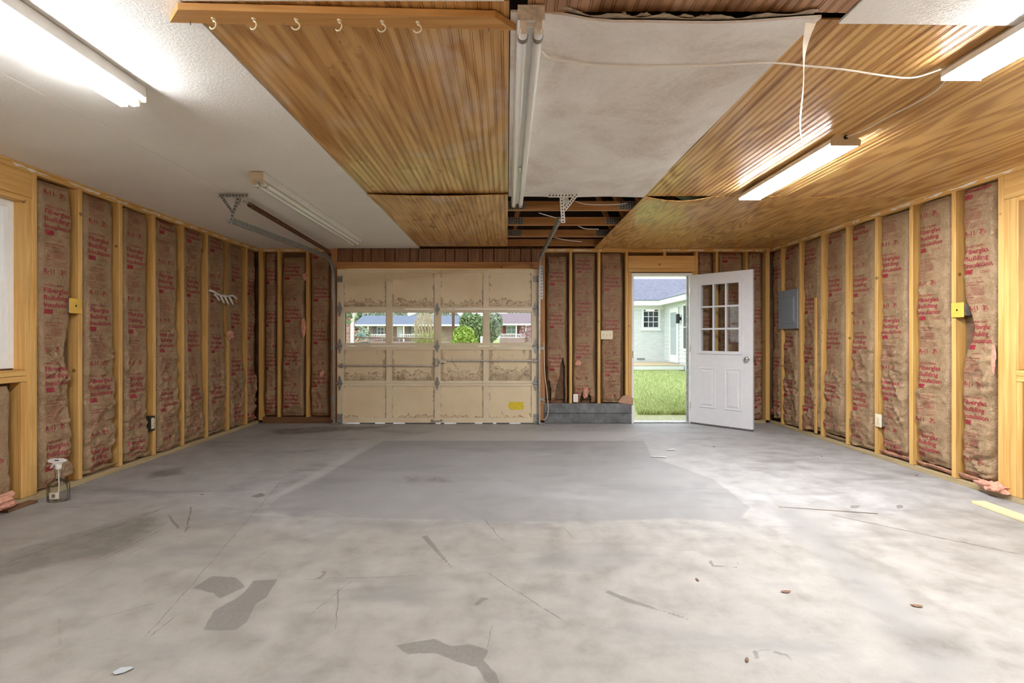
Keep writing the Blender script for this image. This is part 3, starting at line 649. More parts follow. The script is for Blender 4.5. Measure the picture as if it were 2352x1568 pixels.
def print_tile():
    big, small = [], []
    y = PERIOD
    L = 0.0
    big.append(glyphs('OWENS-CORNING', 0.016, 0.175, L, PERIOD-0.045, 0.012))
    big.append(glyphs('Fiberglas', 0.036, 0.222, L, PERIOD-0.093, 0.023)); big.append(glyphs('Building', 0.036, 0.206, L, PERIOD-0.147, 0.023)); big.append(glyphs('Insulation', 0.036, 0.246, L, PERIOD-0.201, 0.023))
    big.append(rect(L, L+0.076, PERIOD-0.252, PERIOD-0.216))
    for k, w in enumerate((0.085, 0.10)): small.append(rect(L+0.135, L+0.135+w, PERIOD-0.236-k*0.012, PERIOD-0.233-k*0.012))
    for k in range(6): small.append(rect(L+0.06+k*0.016, L+0.071+k*0.016, PERIOD-0.286, PERIOD-0.281))
    small.append(glyphs('ASSURED THERMAL', 0.0125, 0.180, L, PERIOD-0.324, 0.014)); small.append(glyphs('PERFORMANCE', 0.0125, 0.132, L, PERIOD-0.345, 0.014))
    b0, b1 = PERIOD-0.418, PERIOD-0.356; t = 0.0022
    for q in ((L, L+0.165, b1-t, b1), (L, L+0.165, b0, b0+t), (L, L+t, b0, b1), (L+0.163, L+0.165, b0, b1), (L+0.058, L+0.060, b0, b1)): small.append(rect(*q))
    for k in range(9): small.append(rect(L+0.066, L+0.158, b1-0.010-k*0.0058, b1-0.0078-k*0.0058))
    hx, hy = L+0.030, b0+0.024                                # little house outline
    for (p, q) in (((-.018, .012), (0, .028)), ((0, .028), (.018, .012)), ((-.014, .012), (-.014, -.008)), ((.014, .012), (.014, -.008)), ((-.014, -.008), (.014, -.008))):
        p, q = np.array(p), np.array(q); nrm = np.array([-(q-p)[1], (q-p)[0]]); nrm = nrm/np.linalg.norm(nrm)*0.0012
        small.append((np.array([p-nrm, q-nrm, q+nrm, p+nrm])+np.array([hx, hy]), np.array([(0, 1, 2), (0, 2, 3)])))
    for k in range(2): small.append(rect(hx-0.016, hx+0.016, hy-0.014-k*0.006, hy-0.0115-k*0.006))
    small.append(rect(L, L+0.075, b0-0.018, b0-0.012))
    for k, w in enumerate((0.195, 0.180, 0.200, 0.150)): small.append(rect(L, L+w, b0-0.029-k*0.0115, b0-0.0265-k*0.0115))
    big.append(glyphs('R-11', 0.034, 0.088, L, 0.052, 0.030)); big.append(glyphs('3', 0.036, 0.028, L+0.140, 0.052, 0.034))
    big.append(glyphs('1', 0.016, 0.008, L+0.170, 0.069, 0.03)); big.append(glyphs('2', 0.016, 0.013, L+0.183, 0.050, 0.03)); big.append((np.array([(L+0.171, 0.053), (L+0.1735, 0.053), (L+0.1905, 0.083), (L+0.188, 0.083)]), np.array([(0, 1, 2), (0, 2, 3)])))
    big.append(rect(L+0.0, L+0.07, 0.041, 0.0435)); big.append(rect(L+0.150, L+0.178, 0.039, 0.0415))
    out = []
    for parts in (big, small):
        bm = bmesh.new()
        for V, T in parts:
            vs = [bm.verts.new((p[0]+0.048, p[1], 0)) for p in V]      # lettering starts 48 mm in from the edge
            for tr in T:
                try: bm.faces.new([vs[i] for i in tr])
                except ValueError: pass
        def cut(n, lo, hi):
            for c in np.arange(math.ceil(lo/GRID), math.floor(hi/GRID)+1):
                yield float(c)*GRID
        for c in cut(0, 0.045, 0.30): bmesh.ops.bisect_plane(bm, geom=bm.verts[:]+bm.edges[:]+bm.faces[:], plane_co=(c, 0, 0), plane_no=(1, 0, 0), dist=1e-6)
        for c in cut(0, 0.0, PERIOD): bmesh.ops.bisect_plane(bm, geom=bm.verts[:]+bm.edges[:]+bm.faces[:], plane_co=(0, c, 0), plane_no=(0, 1, 0), dist=1e-6)
        for c in cut(0, 0.045-PERIOD, 0.30): bmesh.ops.bisect_plane(bm, geom=bm.verts[:]+bm.edges[:]+bm.faces[:], plane_co=(c, 0, 0), plane_no=(1, -1, 0), dist=1e-6)
        bmesh.ops.triangulate(bm, faces=bm.faces[:]); bm.verts.index_update()
        out.append((np.array([v.co[:2] for v in bm.verts]), np.array([[v.index for v in f.verts] for f in bm.faces]))); bm.free()
    return out
TILE = print_tile()
M['pinkpaper'] = m_plain('pink_stained_paper', (0.40, 0.20, 0.13), 0.7, var=0.45, scale=25, bump=0.6)

def np_mesh(name, V, F, mat, smooth=True):
    me = bpy.data.meshes.new(name); me.vertices.add(len(V)); me.vertices.foreach_set('co', V.astype(np.float32).ravel())
    k = F.shape[1]; me.loops.add(F.size); me.loops.foreach_set('vertex_index', F.astype(np.int32).ravel()); me.polygons.add(len(F)); me.polygons.foreach_set('loop_start', np.arange(0, F.size, k))
    me.polygons.foreach_set('use_smooth', [smooth]*len(F)); me.update(); me.materials.append(M[mat]); return me

def batt(loc, rz, width, z0, z1, phase, label, seed, crease=1.0, shift=0.0, pinch=None, group='paper faced insulation batts', torn=(), foot=0.0, footmat='paper'):
    """kraft faced batt; local x across the bay, z up, -y into the room; y 0 = face of the studs"""
    H = z1-z0; nu = int(round(width/GRID)); nv = int(round(H/GRID)); Wd = nu*GRID; Hh = nv*GRID
    U, Vv = np.meshgrid(np.arange(nu+1)*GRID, np.arange(nv+1)*GRID)
    s = seed*13+5
    el = 0.004+0.034*fbm(Vv*0+3.1, Vv*2.2, s, 3)**1.3; er = 0.010+0.055*fbm(Vv*0+7.7, Vv*1.9, s+3, 3)**1.4
    if pinch:
        for (pv, amt, side) in pinch:
            b = amt*np.exp(-((Vv-pv)/0.17)**2)
            if side > 0: er = er+b
            else: el = el+b
    t = U/Wd
    X = el+(Wd-el-er)*t                                       # wavering paper edges
    e = np.minimum(t, 1-t)*Wd
    puff = np.sqrt(np.clip(1-(1-np.clip(e/0.055, 0, 1))**2, 0, 1))
    low = 0.40+1.35*sst(1-Vv/Hh, 0.40, 0.90)                   # more rumpled towards the foot
    wu = U*1.0+0.10*fbm(U*5, Vv*4, s+11, 2); wv = Vv+0.12*fbm(U*4, Vv*5, s+12, 2)
    def ridged(u, v, sd): n = vnoise(u, v, sd); return (1-np.abs(2*n-1))**2.8
    a = ridged(wu*7+wv*5, wv*9-wu*4, s+1); b = ridged(wu*13-wv*7, wv*15+wu*6, s+2); c = ridged(wu*4.0, wv*22, s+4); d = fbm(U*4, Vv*3, s+6, 2)-0.5
    mask = sst(fbm(U*3.1, Vv*2.3, s+8, 2), 0.40, 0.66)
    wr = (0.021*a+0.010*b+0.014*c)*(0.25+0.75*mask)*low*crease+0.016*d*crease
    N = -0.062+0.054*puff*(0.92+0.14*fbm(U*0, Vv*1.6, s+9, 2))+wr*np.clip(e/0.03, 0, 1)-0.009*crease
    # foot and head tuck back into the bay
    N = N-0.030*sst(0.07-Vv, 0, 0.07)-0.018*sst(Vv-(Hh-0.04), 0, 0.04)
    N = np.clip(np.where(N > 0.004, 0.004+0.55*(N-0.004), N), -0.080, 0.024)
    Zs = 0.018*(fbm(U*6, U*0+1.3, s+20, 2)-0.5)*np.exp(-Vv/0.05)
    P = np.stack([X-Wd/2, -N, Vv+Zs], -1)
    i = np.arange((nu+1)*(nv+1)).reshape(nv+1, nu+1)
    A, B, Cc, D = i[:-1, :-1], i[:-1, 1:], i[1:, 1:], i[1:, :-1]
    F = np.concatenate([np.stack([A, B, Cc], -1).reshape(-1, 3), np.stack([A, Cc, D], -1).reshape(-1, 3)])
    keep = np.ones(len(F), bool)
    cen = np.stack([U, Vv], -1).reshape(-1, 2)[F].mean(1)
    holes = np.zeros(len(cen), bool)
    for poly in torn: holes |= sdist(cen, np.array(poly)) > 0
    F = F[~holes]
    Pf = P.reshape(-1, 3)
    # the wool body behind the paper closes the mesh at the back
    body = empty('insulation_batt', (loc[0], loc[1], z0), rz); tag(body, label, 'insulation', group)
    link(bpy.data.objects.new('kraft_facing', np_mesh('kraft_facing', Pf, F, 'paper')), body)
    G().box(-Wd/2+0.012, Wd/2-0.012, 0.066, 0.089, 0.03, Hh-0.03, 0.006).mk('wool', 'wooldark', body)
    if foot:                                                  # crumpled paper end lying on the plate
        nx_, ny_ = int(Wd/0.012), 9; uu, vv = np.meshgrid(np.linspace(0.006, Wd-0.006, nx_+1), np.linspace(0, 1, ny_+1)); ang = vv*PI*1.25-0.3
        rad = 0.020+0.022*fbm(uu*14, vv*3, s+40, 3)*foot; px_ = uu-Wd/2; py_ = 0.042-rad*np.cos(ang-0.8)*0.95; pz_ = 0.040-z0+rad*np.sin(ang)*0.9+0.012*(fbm(uu*9, vv*2, s+41, 2)-0.3)+0.021
        ii = np.arange((nx_+1)*(ny_+1)).reshape(ny_+1, nx_+1); FFq = np.stack([ii[:-1, :-1], ii[:-1, 1:], ii[1:, 1:], ii[1:, :-1]], -1).reshape(-1, 4)
        link(bpy.data.objects.new('crumpled_end', np_mesh('crumpled_end', np.stack([px_, py_, pz_], -1).reshape(-1, 3), FFq, footmat, True)), body)
    # printing laid on the same facets
    for (TV, TF), mat, nm in zip(TILE, ('ink', 'inkfaint'), ('red_lettering', 'fine_print')):
        VV, FF, base = [], [], 0
        for k in range(-1, int(Hh/PERIOD)+2):
            v = TV+np.array([round(shift/GRID)*GRID, k*PERIOD+round(phase/GRID)*GRID]); q = v[TF].mean(1)
            ok = (v[TF][:, :, 1].min(1) > 0.0) & (v[TF][:, :, 1].max(1) < Hh) & (v[TF][:, :, 0].min(1) > 0.0) & (v[TF][:, :, 0].max(1) < Wd)
            for poly in torn: ok &= sdist(q, np.array(poly)) < -0.004
            VV.append(v); FF.append(TF[ok]+base); base += len(v)
        VV = np.concatenate(VV); FF = np.concatenate(FF)
        if not len(FF): continue
        used = np.unique(FF); re = np.full(len(VV), -1); re[used] = np.arange(len(used)); FF = re[FF]; VV = VV[used]
        gu = np.clip(np.floor(VV[:, 0]/GRID+1e-7), 0, nu-1).astype(int); gv = np.clip(np.floor(VV[:, 1]/GRID+1e-7), 0, nv-1).astype(int)
        fu = (VV[:, 0]/GRID-gu)[:, None]; fv = (VV[:, 1]/GRID-gv)[:, None]
        p00, p10, p11, p01 = P[gv, gu], P[gv, gu+1], P[gv+1, gu+1], P[gv+1, gu]
        pos = np.where(fu >= fv, p00+(p10-p00)*fu+(p11-p10)*fv, p00+(p01-p00)*fv+(p11-p01)*fu)
        pos[:, 1] -= 0.0011
        link(bpy.data.objects.new(nm, np_mesh(nm, pos, FF, mat)), body)['kind'] = 'stuff'
    return body
M['wooldark'] = m_plain('brown_backing', (0.13, 0.075, 0.04), 0.9, var=0.3, scale=14)

def bay_set(wall_loc, rz, bays):
    for (loc2, width, z0, z1, phase, label, seed, kw) in bays: batt(loc2, rz, width, z0, z1, phase, label, seed, **kw)
def edge_mid(a, b): return (a+b)/2, (b-a)
S2 = 0.019
left = [(3.463, LEFT_U[0]-S2)]+[(LEFT_U[k]+S2, LEFT_U[k+1]-S2) for k in range(6)]+[(LEFT_U[6]+S2, YB-0.012)]
ll = ['brown paper insulation batt behind the spray bottle, beside the window studs',
      'brown paper insulation batt just past the yellow box, second from the window wall studs',
      'third brown paper insulation batt from the bottle-side window, just short of the black outlet box',
      'fourth brown paper insulation batt from the bottle-side window, past the black outlet box',
      'fifth brown paper insulation batt from the bottle-side window, before the white key rack',
      'brown paper insulation batt crossed by the white key rack',
      'brown paper insulation batt past the pink wool tuft, under the end of the key rack',
      'narrow dark insulation batt in the corner bay of the window wall']
ph = [0.42, 0.28, 0.24, 0.10, 0.08, 0.02, 0.36, 0.2]
for k, (a, b) in enumerate(left):
    kw = dict(crease=1.3, shift=0.012)
    if k == 0: kw['pinch'] = [(1.02, 0.075, 1), (0.70, 0.02, 1)]; kw['crease'] = 1.3
    if k == 7: kw['shift'] = -0.036
    if 1 <= k <= 5: kw['foot'] = (0, .8, 1.6, 1.4, 1.2, 1.0)[k]
    m, w = edge_mid(a, b); batt((XL, m), PI/2, w-0.004, 0.055+0.02*((k*7) % 3), PLATE_Z-0.012, ph[k]-0.05, ll[k], 11+k, **kw)
batt((XL, (2.961+3.347)/2), PI/2, 0.372, 0.06, 0.835, 0.47, 'short insulation batt under the window beside the pink wool', 31, crease=0.5)
right = [(3.512, RIGHT_U[0]-S2)]+[(RIGHT_U[k]+S2, RIGHT_U[k+1]-S2) for k in range(6)]+[(RIGHT_U[6]+S2, YB-0.012)]
rl = ['brown paper insulation batt beside the yellow box and triple window stud',
      'brown paper insulation batt between the yellow box stud and its neighbour towards the outlet',
      'brown paper insulation batt beside the ivory wall outlet',
      'brown paper insulation batt one bay from the ivory outlet towards the corner',
      'brown paper insulation batt two bays past the ivory outlet, with a rumpled shiny top',
      'brown paper insulation batt crossed by a loose upright wood strip',
      'brown paper insulation batt behind the grey electrical panel',
      'narrow dark insulation batt in the corner bay behind the open door']
ph = [0.10, 0.30, 0.16, 0.02, 0.02, 0.46, 0.02, 0.3]
for k, (a, b) in enumerate(right):
    kw = dict(crease=1.2, shift=-0.012)
    if k == 0: kw['pinch'] = [(1.19, 0.085, -1)]; kw['crease'] = 1.3
    if k == 7: kw['shift'] = -0.036
    if k <= 4: kw['foot'] = (1.0, .8, .8, 1.2, .5)[k]; kw['footmat'] = 'pinkpaper' if k < 3 else 'paper'
    m, w = edge_mid(a, b); batt((XR, m), -PI/2, w-0.004, 0.06+0.02*((k*5) % 3), PLATE_Z-0.012, ph[k], rl[k], 51+k, **kw)
batt((XR, (2.961+3.345)/2), -PI/2, 0.372, 0.10, 0.835, 0.33, 'rumpled short insulation batt under the window by the loose board', 71, crease=1.5)
bk = [(XL+0.056, bu(640)-S2), (bu(640)+S2, bu(706)-S2), (bu(706)+S2, bu(760)), (bu(1252), bu(1311)-S2), (bu(1311)+S2, bu(1376)-S2), (bu(1376)+S2, bu(1436.5)), (bu(1603.5), bu(1647)-S2), (bu(1647)+S2, bu(1715)-S2), (bu(1715)+S2, XR-0.058)]
bl = ['dark narrow insulation batt in the back corner by the window wall', 'dark insulation batt in the middle bay beside the curved steel track', 'dark insulation batt next to the garage door jamb with the steel track',
      'torn insulation batt next to the garage door cord', 'insulation batt above the small white outlet by the dark metal sheet', 'insulation batt with the ivory triple switch plate',
      'insulation batt next to the hinge side of the open white door', 'insulation batt seen through the panes of the open white door', 'dark insulation batt between the open white door and the corner post']
ph = [0.30, 0.36, 0.06, 0.10, 0.27, 0.03, 0.30, 0.05, 0.40]
for k, (a, b) in enumerate(bk):
    kw = dict(crease=0.9); z0 = 0.10 if k < 3 else 0.06
    if k in (0, 6): kw['shift'] = -0.036
    if k == 3: kw['torn'] = [[(0.11, 0.0), (0.15, 0.22), (0.20, 0.36), (0.215, 0.52), (0.26, 0.62), (0.285, 0.5), (0.285, 0.0)], [(0.0, 0.05), (0.02, 0.30), (0.05, 0.30), (0.075, 0.16), (0.07, 0.0)]]; z0 = 0.24
    if k == 4: kw['torn'] = [[(0.07, 0.0), (0.13, 0.14), (0.17, 0.20), (0.21, 0.16), (0.27, 0.08), (0.28, 0.0)]]; z0 = 0.24
    if k in (3, 4, 5): z0 = 0.285
    m, w = edge_mid(a, b); batt((m, YB), 0.0, w-0.004, z0, PLATE_Z-0.012-(0.05 if k in (1, 3) else 0), ph[k], bl[k], 91+k, **kw)
# ================================================================== GARAGE DOOR (door_1)
GDY = 6.500                                               # inner face
gX = lambda px: (px-VX)*GDY/FPX
gZ = lambda py: EYE-(py-VY)*GDY/FPX
gd = empty('door_1', (0, GDY, 0)); tag(gd, 'beige four-section wooden garage door with water stains and a row of windows', 'door', kind='structure')
cols = [(789, 887), (900, 998), (1012, 1110), (1123, 1221)]
rows = [(618.5, 709.2, 627.5, 704), (709.8, 794.2, 716.5, 788.5), (794.8, 879.6, 803.5, 874), (880.2, 970.6, 886.5, 959.5)]
STN = [[(.50, .2, 0, 1), (.55, .2, 0, 1), (.50, .3, 0, 1), (.55, .3, 0, 1)], None, [(.7, .6, .25, 1), (.95, .6, .3, 1), (.9, .7, .8, 1), (1.3, .8, .9, 1)], [(.10, .1, .0, 1), (.16, .2, .05, 1), (.18, .2, .1, 1), (.12, .1, .0, 1)]]
for r, (yt, yb, pt, pb) in enumerate(rows):
    z0, z1, a0, a1 = gZ(yb), gZ(yt), gZ(pb), gZ(pt)
    g = G(); x0, x1 = gX(774.5), gX(1236.8)
    g.box(x0, x1, 0, 0.040, z0, a0); g.box(x0, x1, 0, 0.040, a1, z1)
    xs = [x0]+[gX(c) for p in cols for c in p]+[x1]
    for k in range(0, 10, 2): g.box(xs[k], xs[k+1], 0, 0.040, a0, a1)
    sec = g.mk('door_section', 'gframe', gd)
    for c, (pa, pq) in enumerate(cols):
        xa, xb = gX(pa), gX(pq)
        if r == 1:
            G().box(xa, xb, 0.020, 0.024, a0, a1).mk('pane', 'glass', sec)
            G().ring(xa, xb, a0, a1, xa+0.008, xb-0.008, a0+0.008, a1-0.008, 0.010, 0.030).mk('glazing_bead', 'gframe', sec)
        else:
            w, h = xb-xa, a1-a0
            p = G().box(-w/2, w/2, 0.014, 0.026, -h/2, h/2).mk('door_panel', 'gpanel', sec, ((xa+xb)/2, 0, (a0+a1)/2)); p.color = STN[r][c]
for (pa, pb) in ((776, 782), (826, 860), (884, 902), (930, 1000), (1012, 1020), (1048, 1090), (1108, 1132), (1140, 1170), (1196, 1226)): G().box(gX(pa), gX(pb), 0.006, 0.034, 0.002, gZ(970.7)).mk('bottom_seal', 'grime', gd)
# hinges on the section joints (two leaf plates and a knuckle)
def hinge(px, py, k=1.0, mat='galvdull'):
    w = 0.034*k; h = 0.10*k
    h_ = G().prism([(-w, 0.012), (-w*0.55, h*0.55), (-w*0.22, h), (w*0.22, h), (w*0.55, h*0.55), (w, 0.012)], -0.010, -0.001).prism([(-w, -0.012), (-w*0.55, -h*0.55), (-w*0.22, -h), (w*0.22, -h), (w*0.55, -h*0.55), (w, -0.012)], -0.010, -0.001)
    o = h_.mk('hinge', mat, gd, (gX(px), 0, gZ(py)))
    G().tube([(-0.042*k, -0.016, 0), (0.042*k, -0.016, 0)], 0.011*k, 10).mk('hinge_pin', 'galv', o)
    b = G()
    for sz in (0.035, 0.070, -0.035, -0.070): b.lathe([(0.006, 0), (0.006, 0.004), (0.003, 0.006)], 8, (0, 0, 0)) if False else b.box(-0.005, 0.005, -0.014, -0.010, sz*k-0.005, sz*k+0.005, 0.0015)
    b.mk('hinge_screws', 'screw', o)['kind'] = 'stuff'
for py in (709.5, 794.5, 879.9):
    for px in (780.5, 1004.5, 1230): hinge(px, py, 1.0 if px != 1004.5 else 0.85)
for px, s in ((781, 1), (1231, -1)):                       # top roller brackets, roller axles, bottom corner plates
    o = G().box(-0.036, 0.036, -0.006, -0.001, -0.040, 0.045, 0.002).box(-0.030, 0.034, -0.030, -0.006, 0.010, 0.020).box(-0.030, 0.034, -0.030, -0.006, -0.030, -0.020).mk('top_bracket', 'galvdull', gd, (gX(px), 0, gZ(641)))
    G().tube([(-0.07*s, -0.018, 0.0), (0.03*s, -0.018, 0.0)], 0.006, 8).mk('roller_axle', 'galv', o)
    o = G().box(-0.034, 0.034, -0.006, -0.001, -0.065, 0.065, 0.002).mk('corner_plate', 'galvdull', gd, (gX(px), 0, gZ(961)))
    G().tube([(-0.05*s, -0.012, -0.03), (0.03*s, -0.012, -0.03)], 0.006, 8).mk('roller_axle', 'galv', o)
# lock, lock bars, lift handle
lk = G().box(-0.030, 0.030, -0.022, -0.001, -0.052, 0.052, 0.006).box(-0.018, 0.018, -0.036, -0.022, -0.030, 0.030, 0.005).mk('lock_case', 'galv', gd, (gX(1003), 0, gZ(832)))
G().box(gX(776), gX(996), -0.020, -0.014, gZ(841), gZ(837.6)).mk('lock_bar', 'galv', gd); G().box(gX(1012), gX(1237), -0.020, -0.014, gZ(829.5), gZ(826)).mk('lock_bar', 'galv', gd)
G().box(gX(1010), gX(1026), -0.024, -0.010, gZ(833), gZ(827.5)).mk('bar_sleeve', 'beigecap', gd)
for px, py in ((785, 839), (1228, 827.6)): G().box(-0.02, 0.02, -0.026, -0.001, -0.028, 0.028, 0.003).mk('bar_guide', 'galvdull', gd, (gX(px), 0, gZ(py)))
G().tube([(-0.062, -0.002, 0), (-0.055, -0.03, 0), (-0.03, -0.036, 0), (0.03, -0.036, 0), (0.055, -0.03, 0), (0.062, -0.002, 0)], 0.007, 8).box(-0.078, -0.048, -0.004, -0.001, -0.014, 0.014).box(0.048, 0.078, -0.004, -0.001, -0.014, 0.014).mk('lift_handle', 'galvdull', gd, (gX(1003), 0, gZ(965.5)), smooth='auto')
# yellow tape stuck on the lowest section: a ragged patch of three strips
tp = empty('yellow_tape', (gX(1185), GDY+0.0132, gZ(930.5))); tag(tp, 'patch of yellow tape strips stuck low on the garage door', 'tape')
for k, (a, b, z) in enumerate(((-0.10, 0.108, 0.030), (-0.112, 0.100, 0.004), (-0.108, 0.112, -0.022), (-0.085, 0.104, -0.048))):
    r = random.Random(k); pts = [(a+r.uniform(0, .01), z-0.013), (a+r.uniform(-.006, .01), z), (a+r.uniform(0, .012), z+0.014), (b-r.uniform(0, .012), z+0.015), (b+r.uniform(-.008, .006), z), (b-r.uniform(0, .014), z-0.012)]
    G().prism(pts, -0.0005*k, -0.0005*k-0.0006).mk('tape_strip', 'yellowtape', tp)
# grey patch of filler on the third section
# ================================================================== TRACKS, SPRING
def track(x, side, label):
    """C-channel track from the floor, round the curve and back over the door"""
    t = empty('door_track', (x, 6.462, 0.0)); tag(t, label, 'track', 'overhead door tracks')
    prof = [(0, -0.026), (0, 0.026), (0.022*side, 0.026), (0.022*side, 0.020), (0.0195*side, 0.020), (0.0195*side, 0.0235), (0.0025*side, 0.0235), (0.0025*side, -0.0235), (0.0195*side, -0.0235), (0.0195*side, -0.020), (0.022*side, -0.020), (0.022*side, -0.026)]
    R = 0.30; zc = 1.93
    path = [(0, 0, 0.012), (0, 0, zc)]
    G().sweep(prof, path).mk('vertical_track', 'galv', t)
    arc = [(0, -R+R*math.cos(a), zc+R*math.sin(a)) for a in np.linspace(0, PI/2, 14)]
    hz = [(0, -R, zc+R), (0, -1.2, 2.205), (0, -2.42, 2.168)]
    G().sweep(prof, arc+hz[1:]).mk('curved_track', 'galv', t)
    for z in (0.30, 1.0, 1.72): G().box(-0.012 if side > 0 else -0.040, 0.040 if side > 0 else 0.012, 0.027, 0.088, z-0.02, z+0.02).mk('track_bracket', 'galvdull', t) if False else None
    for z in (0.33, 1.03):
        b = G().box(-side*0.052-0.014, -side*0.052+0.014, 0.075, 0.087, z-0.030, z+0.030, 0.002).mk('jamb_clip', 'galvdull', t)
        G().box(min(-side*0.05, 0), max(-side*0.05, 0), 0.070, 0.076, z-0.018, z+0.018).mk('clip_arm', 'galvdull', b)
    fl = G().box(-0.016, 0.016, 0.028, 0.034, 1.70, 2.16, 0.001).mk('flag_bracket', 'galv', t, (-side*0.022, 0.02, 0))
    hh = G()
    for k in range(10): hh.box(-0.005, 0.005, 0.0265, 0.0283, 1.73+k*0.043, 1.745+k*0.043)
    hh.mk('bracket_slots', 'hole', fl)['kind'] = 'stuff'
    return t
tL = track(gX(768.5), 1, 'galvanised curved door track on the hinge side nearest the window wall')
tR = track(gX(1240.5), -1, 'galvanised curved door track hung from the bracket in the open ceiling bay')

def perforated(g, holes, a, b, w, n, th=0.003, up=Vector((0, 1, 0))):
    """flat perforated strap from a to b; its face normal is about `up`"""
    a, b = Vector(a), Vector(b); dv = b-a; L = dv.length; z = dv.normalized(); y = (up-up.dot(z)*z).normalized(); x = y.cross(z)
    mt = Matrix((x, y, z)).transposed().to_4x4(); mt.translation = a
    g.box(-w/2, w/2, -th/2, th/2, 0, L, mt=mt)
    for k in range(n): c = L*(k+0.5)/n; holes.box(-0.0055, 0.0055, -th/2-0.0012, th/2+0.0012, c-0.0055, c+0.0055, mt=mt)
def hanger(x, y, mat, bar, legs, label, extra=None):
    h = empty('track_hanger', (x, y, CEIL-0.001)); tag(h, label, 'bracket', 'perforated track hangers')
    for nm, (a, b, w, n) in [('ceiling_angle', bar)]+[('strut', q) for q in legs]:
        g, hh = G(), G(); perforated(g, hh, a, b, w, n); o = g.mk(nm, mat, h); hh.mk('strap_holes', 'hole', o)['kind'] = 'stuff'
    return h
zt = 2.168-CEIL
hL = hanger(-2.345, 4.045, 'galvdull', ((-0.10, 0, -0.020), (0.15, 0, -0.020), 0.034, 9), [((0.075, 0.004, -0.012), (-0.010, 0.004, zt-0.03), 0.032, 9), ((-0.085, -0.003, -0.012), (0.022, -0.003, zt+0.065), 0.030, 8)], 'dark perforated hanger bracket under the white drywall ceiling')
hR = hanger(0.452, 4.045, 'whitesteel', ((-0.10, 0, -0.020), (0.145, 0, -0.020), 0.034, 9), [((0.012, 0.004, 0.0), (0.028, 0.004, zt-0.02), 0.034, 10), ((0.145, -0.003, -0.008), (0.034, -0.003, zt+0.085), 0.030, 8)], 'pale perforated hanger bracket at the edge of the open ceiling bay')
for h in (hL, hR):
    G().tube([(0.0, -0.014, zt), (0.0, 0.03, zt)], 0.011, 8).mk('bolt', 'galvdull', h)
    G().lathe([(0.034, -0.008), (0.036, -0.004), (0.026, 0), (0.036, 0.004), (0.034, 0.008)], 18, (0, 0, 0)).mk('pulley', 'whitesteel', h, (0.045, 0.035, -0.055), smooth='auto', rot=(PI/2, 0, 0))
# rusted extension spring above the track
sp = empty('extension_spring', (-2.262, 4.09, 2.345)); tag(sp, 'rusted brown extension spring stretched above the curved door track', 'spring')
A, B = Vector((0, 0, 0)), Vector((-0.035, 2.28, -0.070)); ax = (B-A); L = ax.length; ez = ax.normalized(); ex = ez.cross(Vector((0, 0, 1))).normalized(); ey = ex.cross(ez)
pts = []; turns = 150; spt = 8
for k in range(turns*spt+1):
    t = k/(turns*spt); loose = 0.16; s = t
    pts.append(A+ez*(0.10+(L-0.30)*s)+0.0185*(math.cos(2*PI*k/spt)*ex+math.sin(2*PI*k/spt)*ey))
G().tube(pts, 0.0048, 5).mk('coil', 'rust', sp, smooth=True)
G().tube([A, A+ez*0.05, A+ez*0.10+ex*0.0185], 0.004, 6).mk('hook_end', 'galvdull', sp); G().tube([A+ez*(L-0.20)+ex*0.0185, A+ez*(L-0.14), A+ez*L], 0.004, 6).mk('hook_end', 'galvdull', sp)
cb = G().tube([A+ez*L, Vector((-0.035, 2.33, -0.15))], 0.003, 6).mk('lift_cable', 'galvdull', sp)

# ================================================================== ENTRY DOOR (door_2) and its frame
fx0, fx1, fz = bu(1450.6), bu(1589.5), 2.062
fr = empty('trim_4', (0, YB, 0)); tag(fr, 'white painted entry door frame with weatherstrip and sill', 'door frame', kind='structure')
G().box(fx0, fx0+0.030, -0.004, 0.125, 0.0, fz).mk('jamb', 'vinyl', fr); G().box(fx1-0.034, fx1, -0.004, 0.125, 0.0, fz).mk('jamb', 'vinyl', fr)
G().box(fx0+0.030, fx1-0.034, -0.004, 0.125, fz-0.034, fz).mk('head_jamb', 'vinyl', fr)
G().box(fx0+0.030, fx0+0.040, 0.046, 0.075, 0.0, fz-0.034).mk('door_stop', 'vinyl', fr); G().box(fx1-0.056, fx1-0.034, 0.046, 0.075, 0.0, fz-0.034).mk('door_stop', 'galvdull', fr)
G().box(fx0+0.030, fx1-0.034, 0.0, 0.125, 0.0, 0.016, 0.004).mk('sill', 'galv', fr)
for z in (0.25, 1.03, 1.82): G().tube([(fx1-0.030, -0.010, z-0.045), (fx1-0.030, -0.010, z+0.045)], 0.007, 8).mk('hinge', 'knob', fr)
G().box(fx0+0.006, fx0+0.024, -0.006, -0.003, 0.90, 0.99).mk('strike_plate', 'knob', fr)
DW, DZ0, DZ1 = 0.805, 0.022, 2.030
d2 = empty('door_2', (fx1-0.030, YB-0.012, 0), math.radians(-45.4)); tag(d2, 'white entry door standing open with nine panes over two raised panels', 'door', kind='structure')
lx0, lx1, lz0, lz1 = 0.131, 0.662, 0.973, 1.904
G().ring(0.004, DW, DZ0, DZ1, lx0, lx1, lz0, lz1, 0.0, 0.044).mk('slab', 'doorwhite', d2)
for yo in (-0.014, 0.044): G().ring(lx0-0.014, lx1+0.014, lz0-0.014, lz1+0.014, lx0+0.024, lx1-0.024, lz0+0.024, lz1-0.024, yo, yo+0.014).mk('lite_frame', 'doorwhite', d2)
px0, px1, pz0, pz1 = lx0+0.024, lx1-0.024, lz0+0.024, lz1-0.024; cw, ch = (px1-px0)/3, (pz1-pz0)/3
for i in range(3):
    for j in range(3): G().box(px0+cw*i+0.009, px0+cw*(i+1)-0.009, 0.018, 0.024, pz0+ch*j+0.009, pz0+ch*(j+1)-0.009).mk('pane', 'glass', d2)
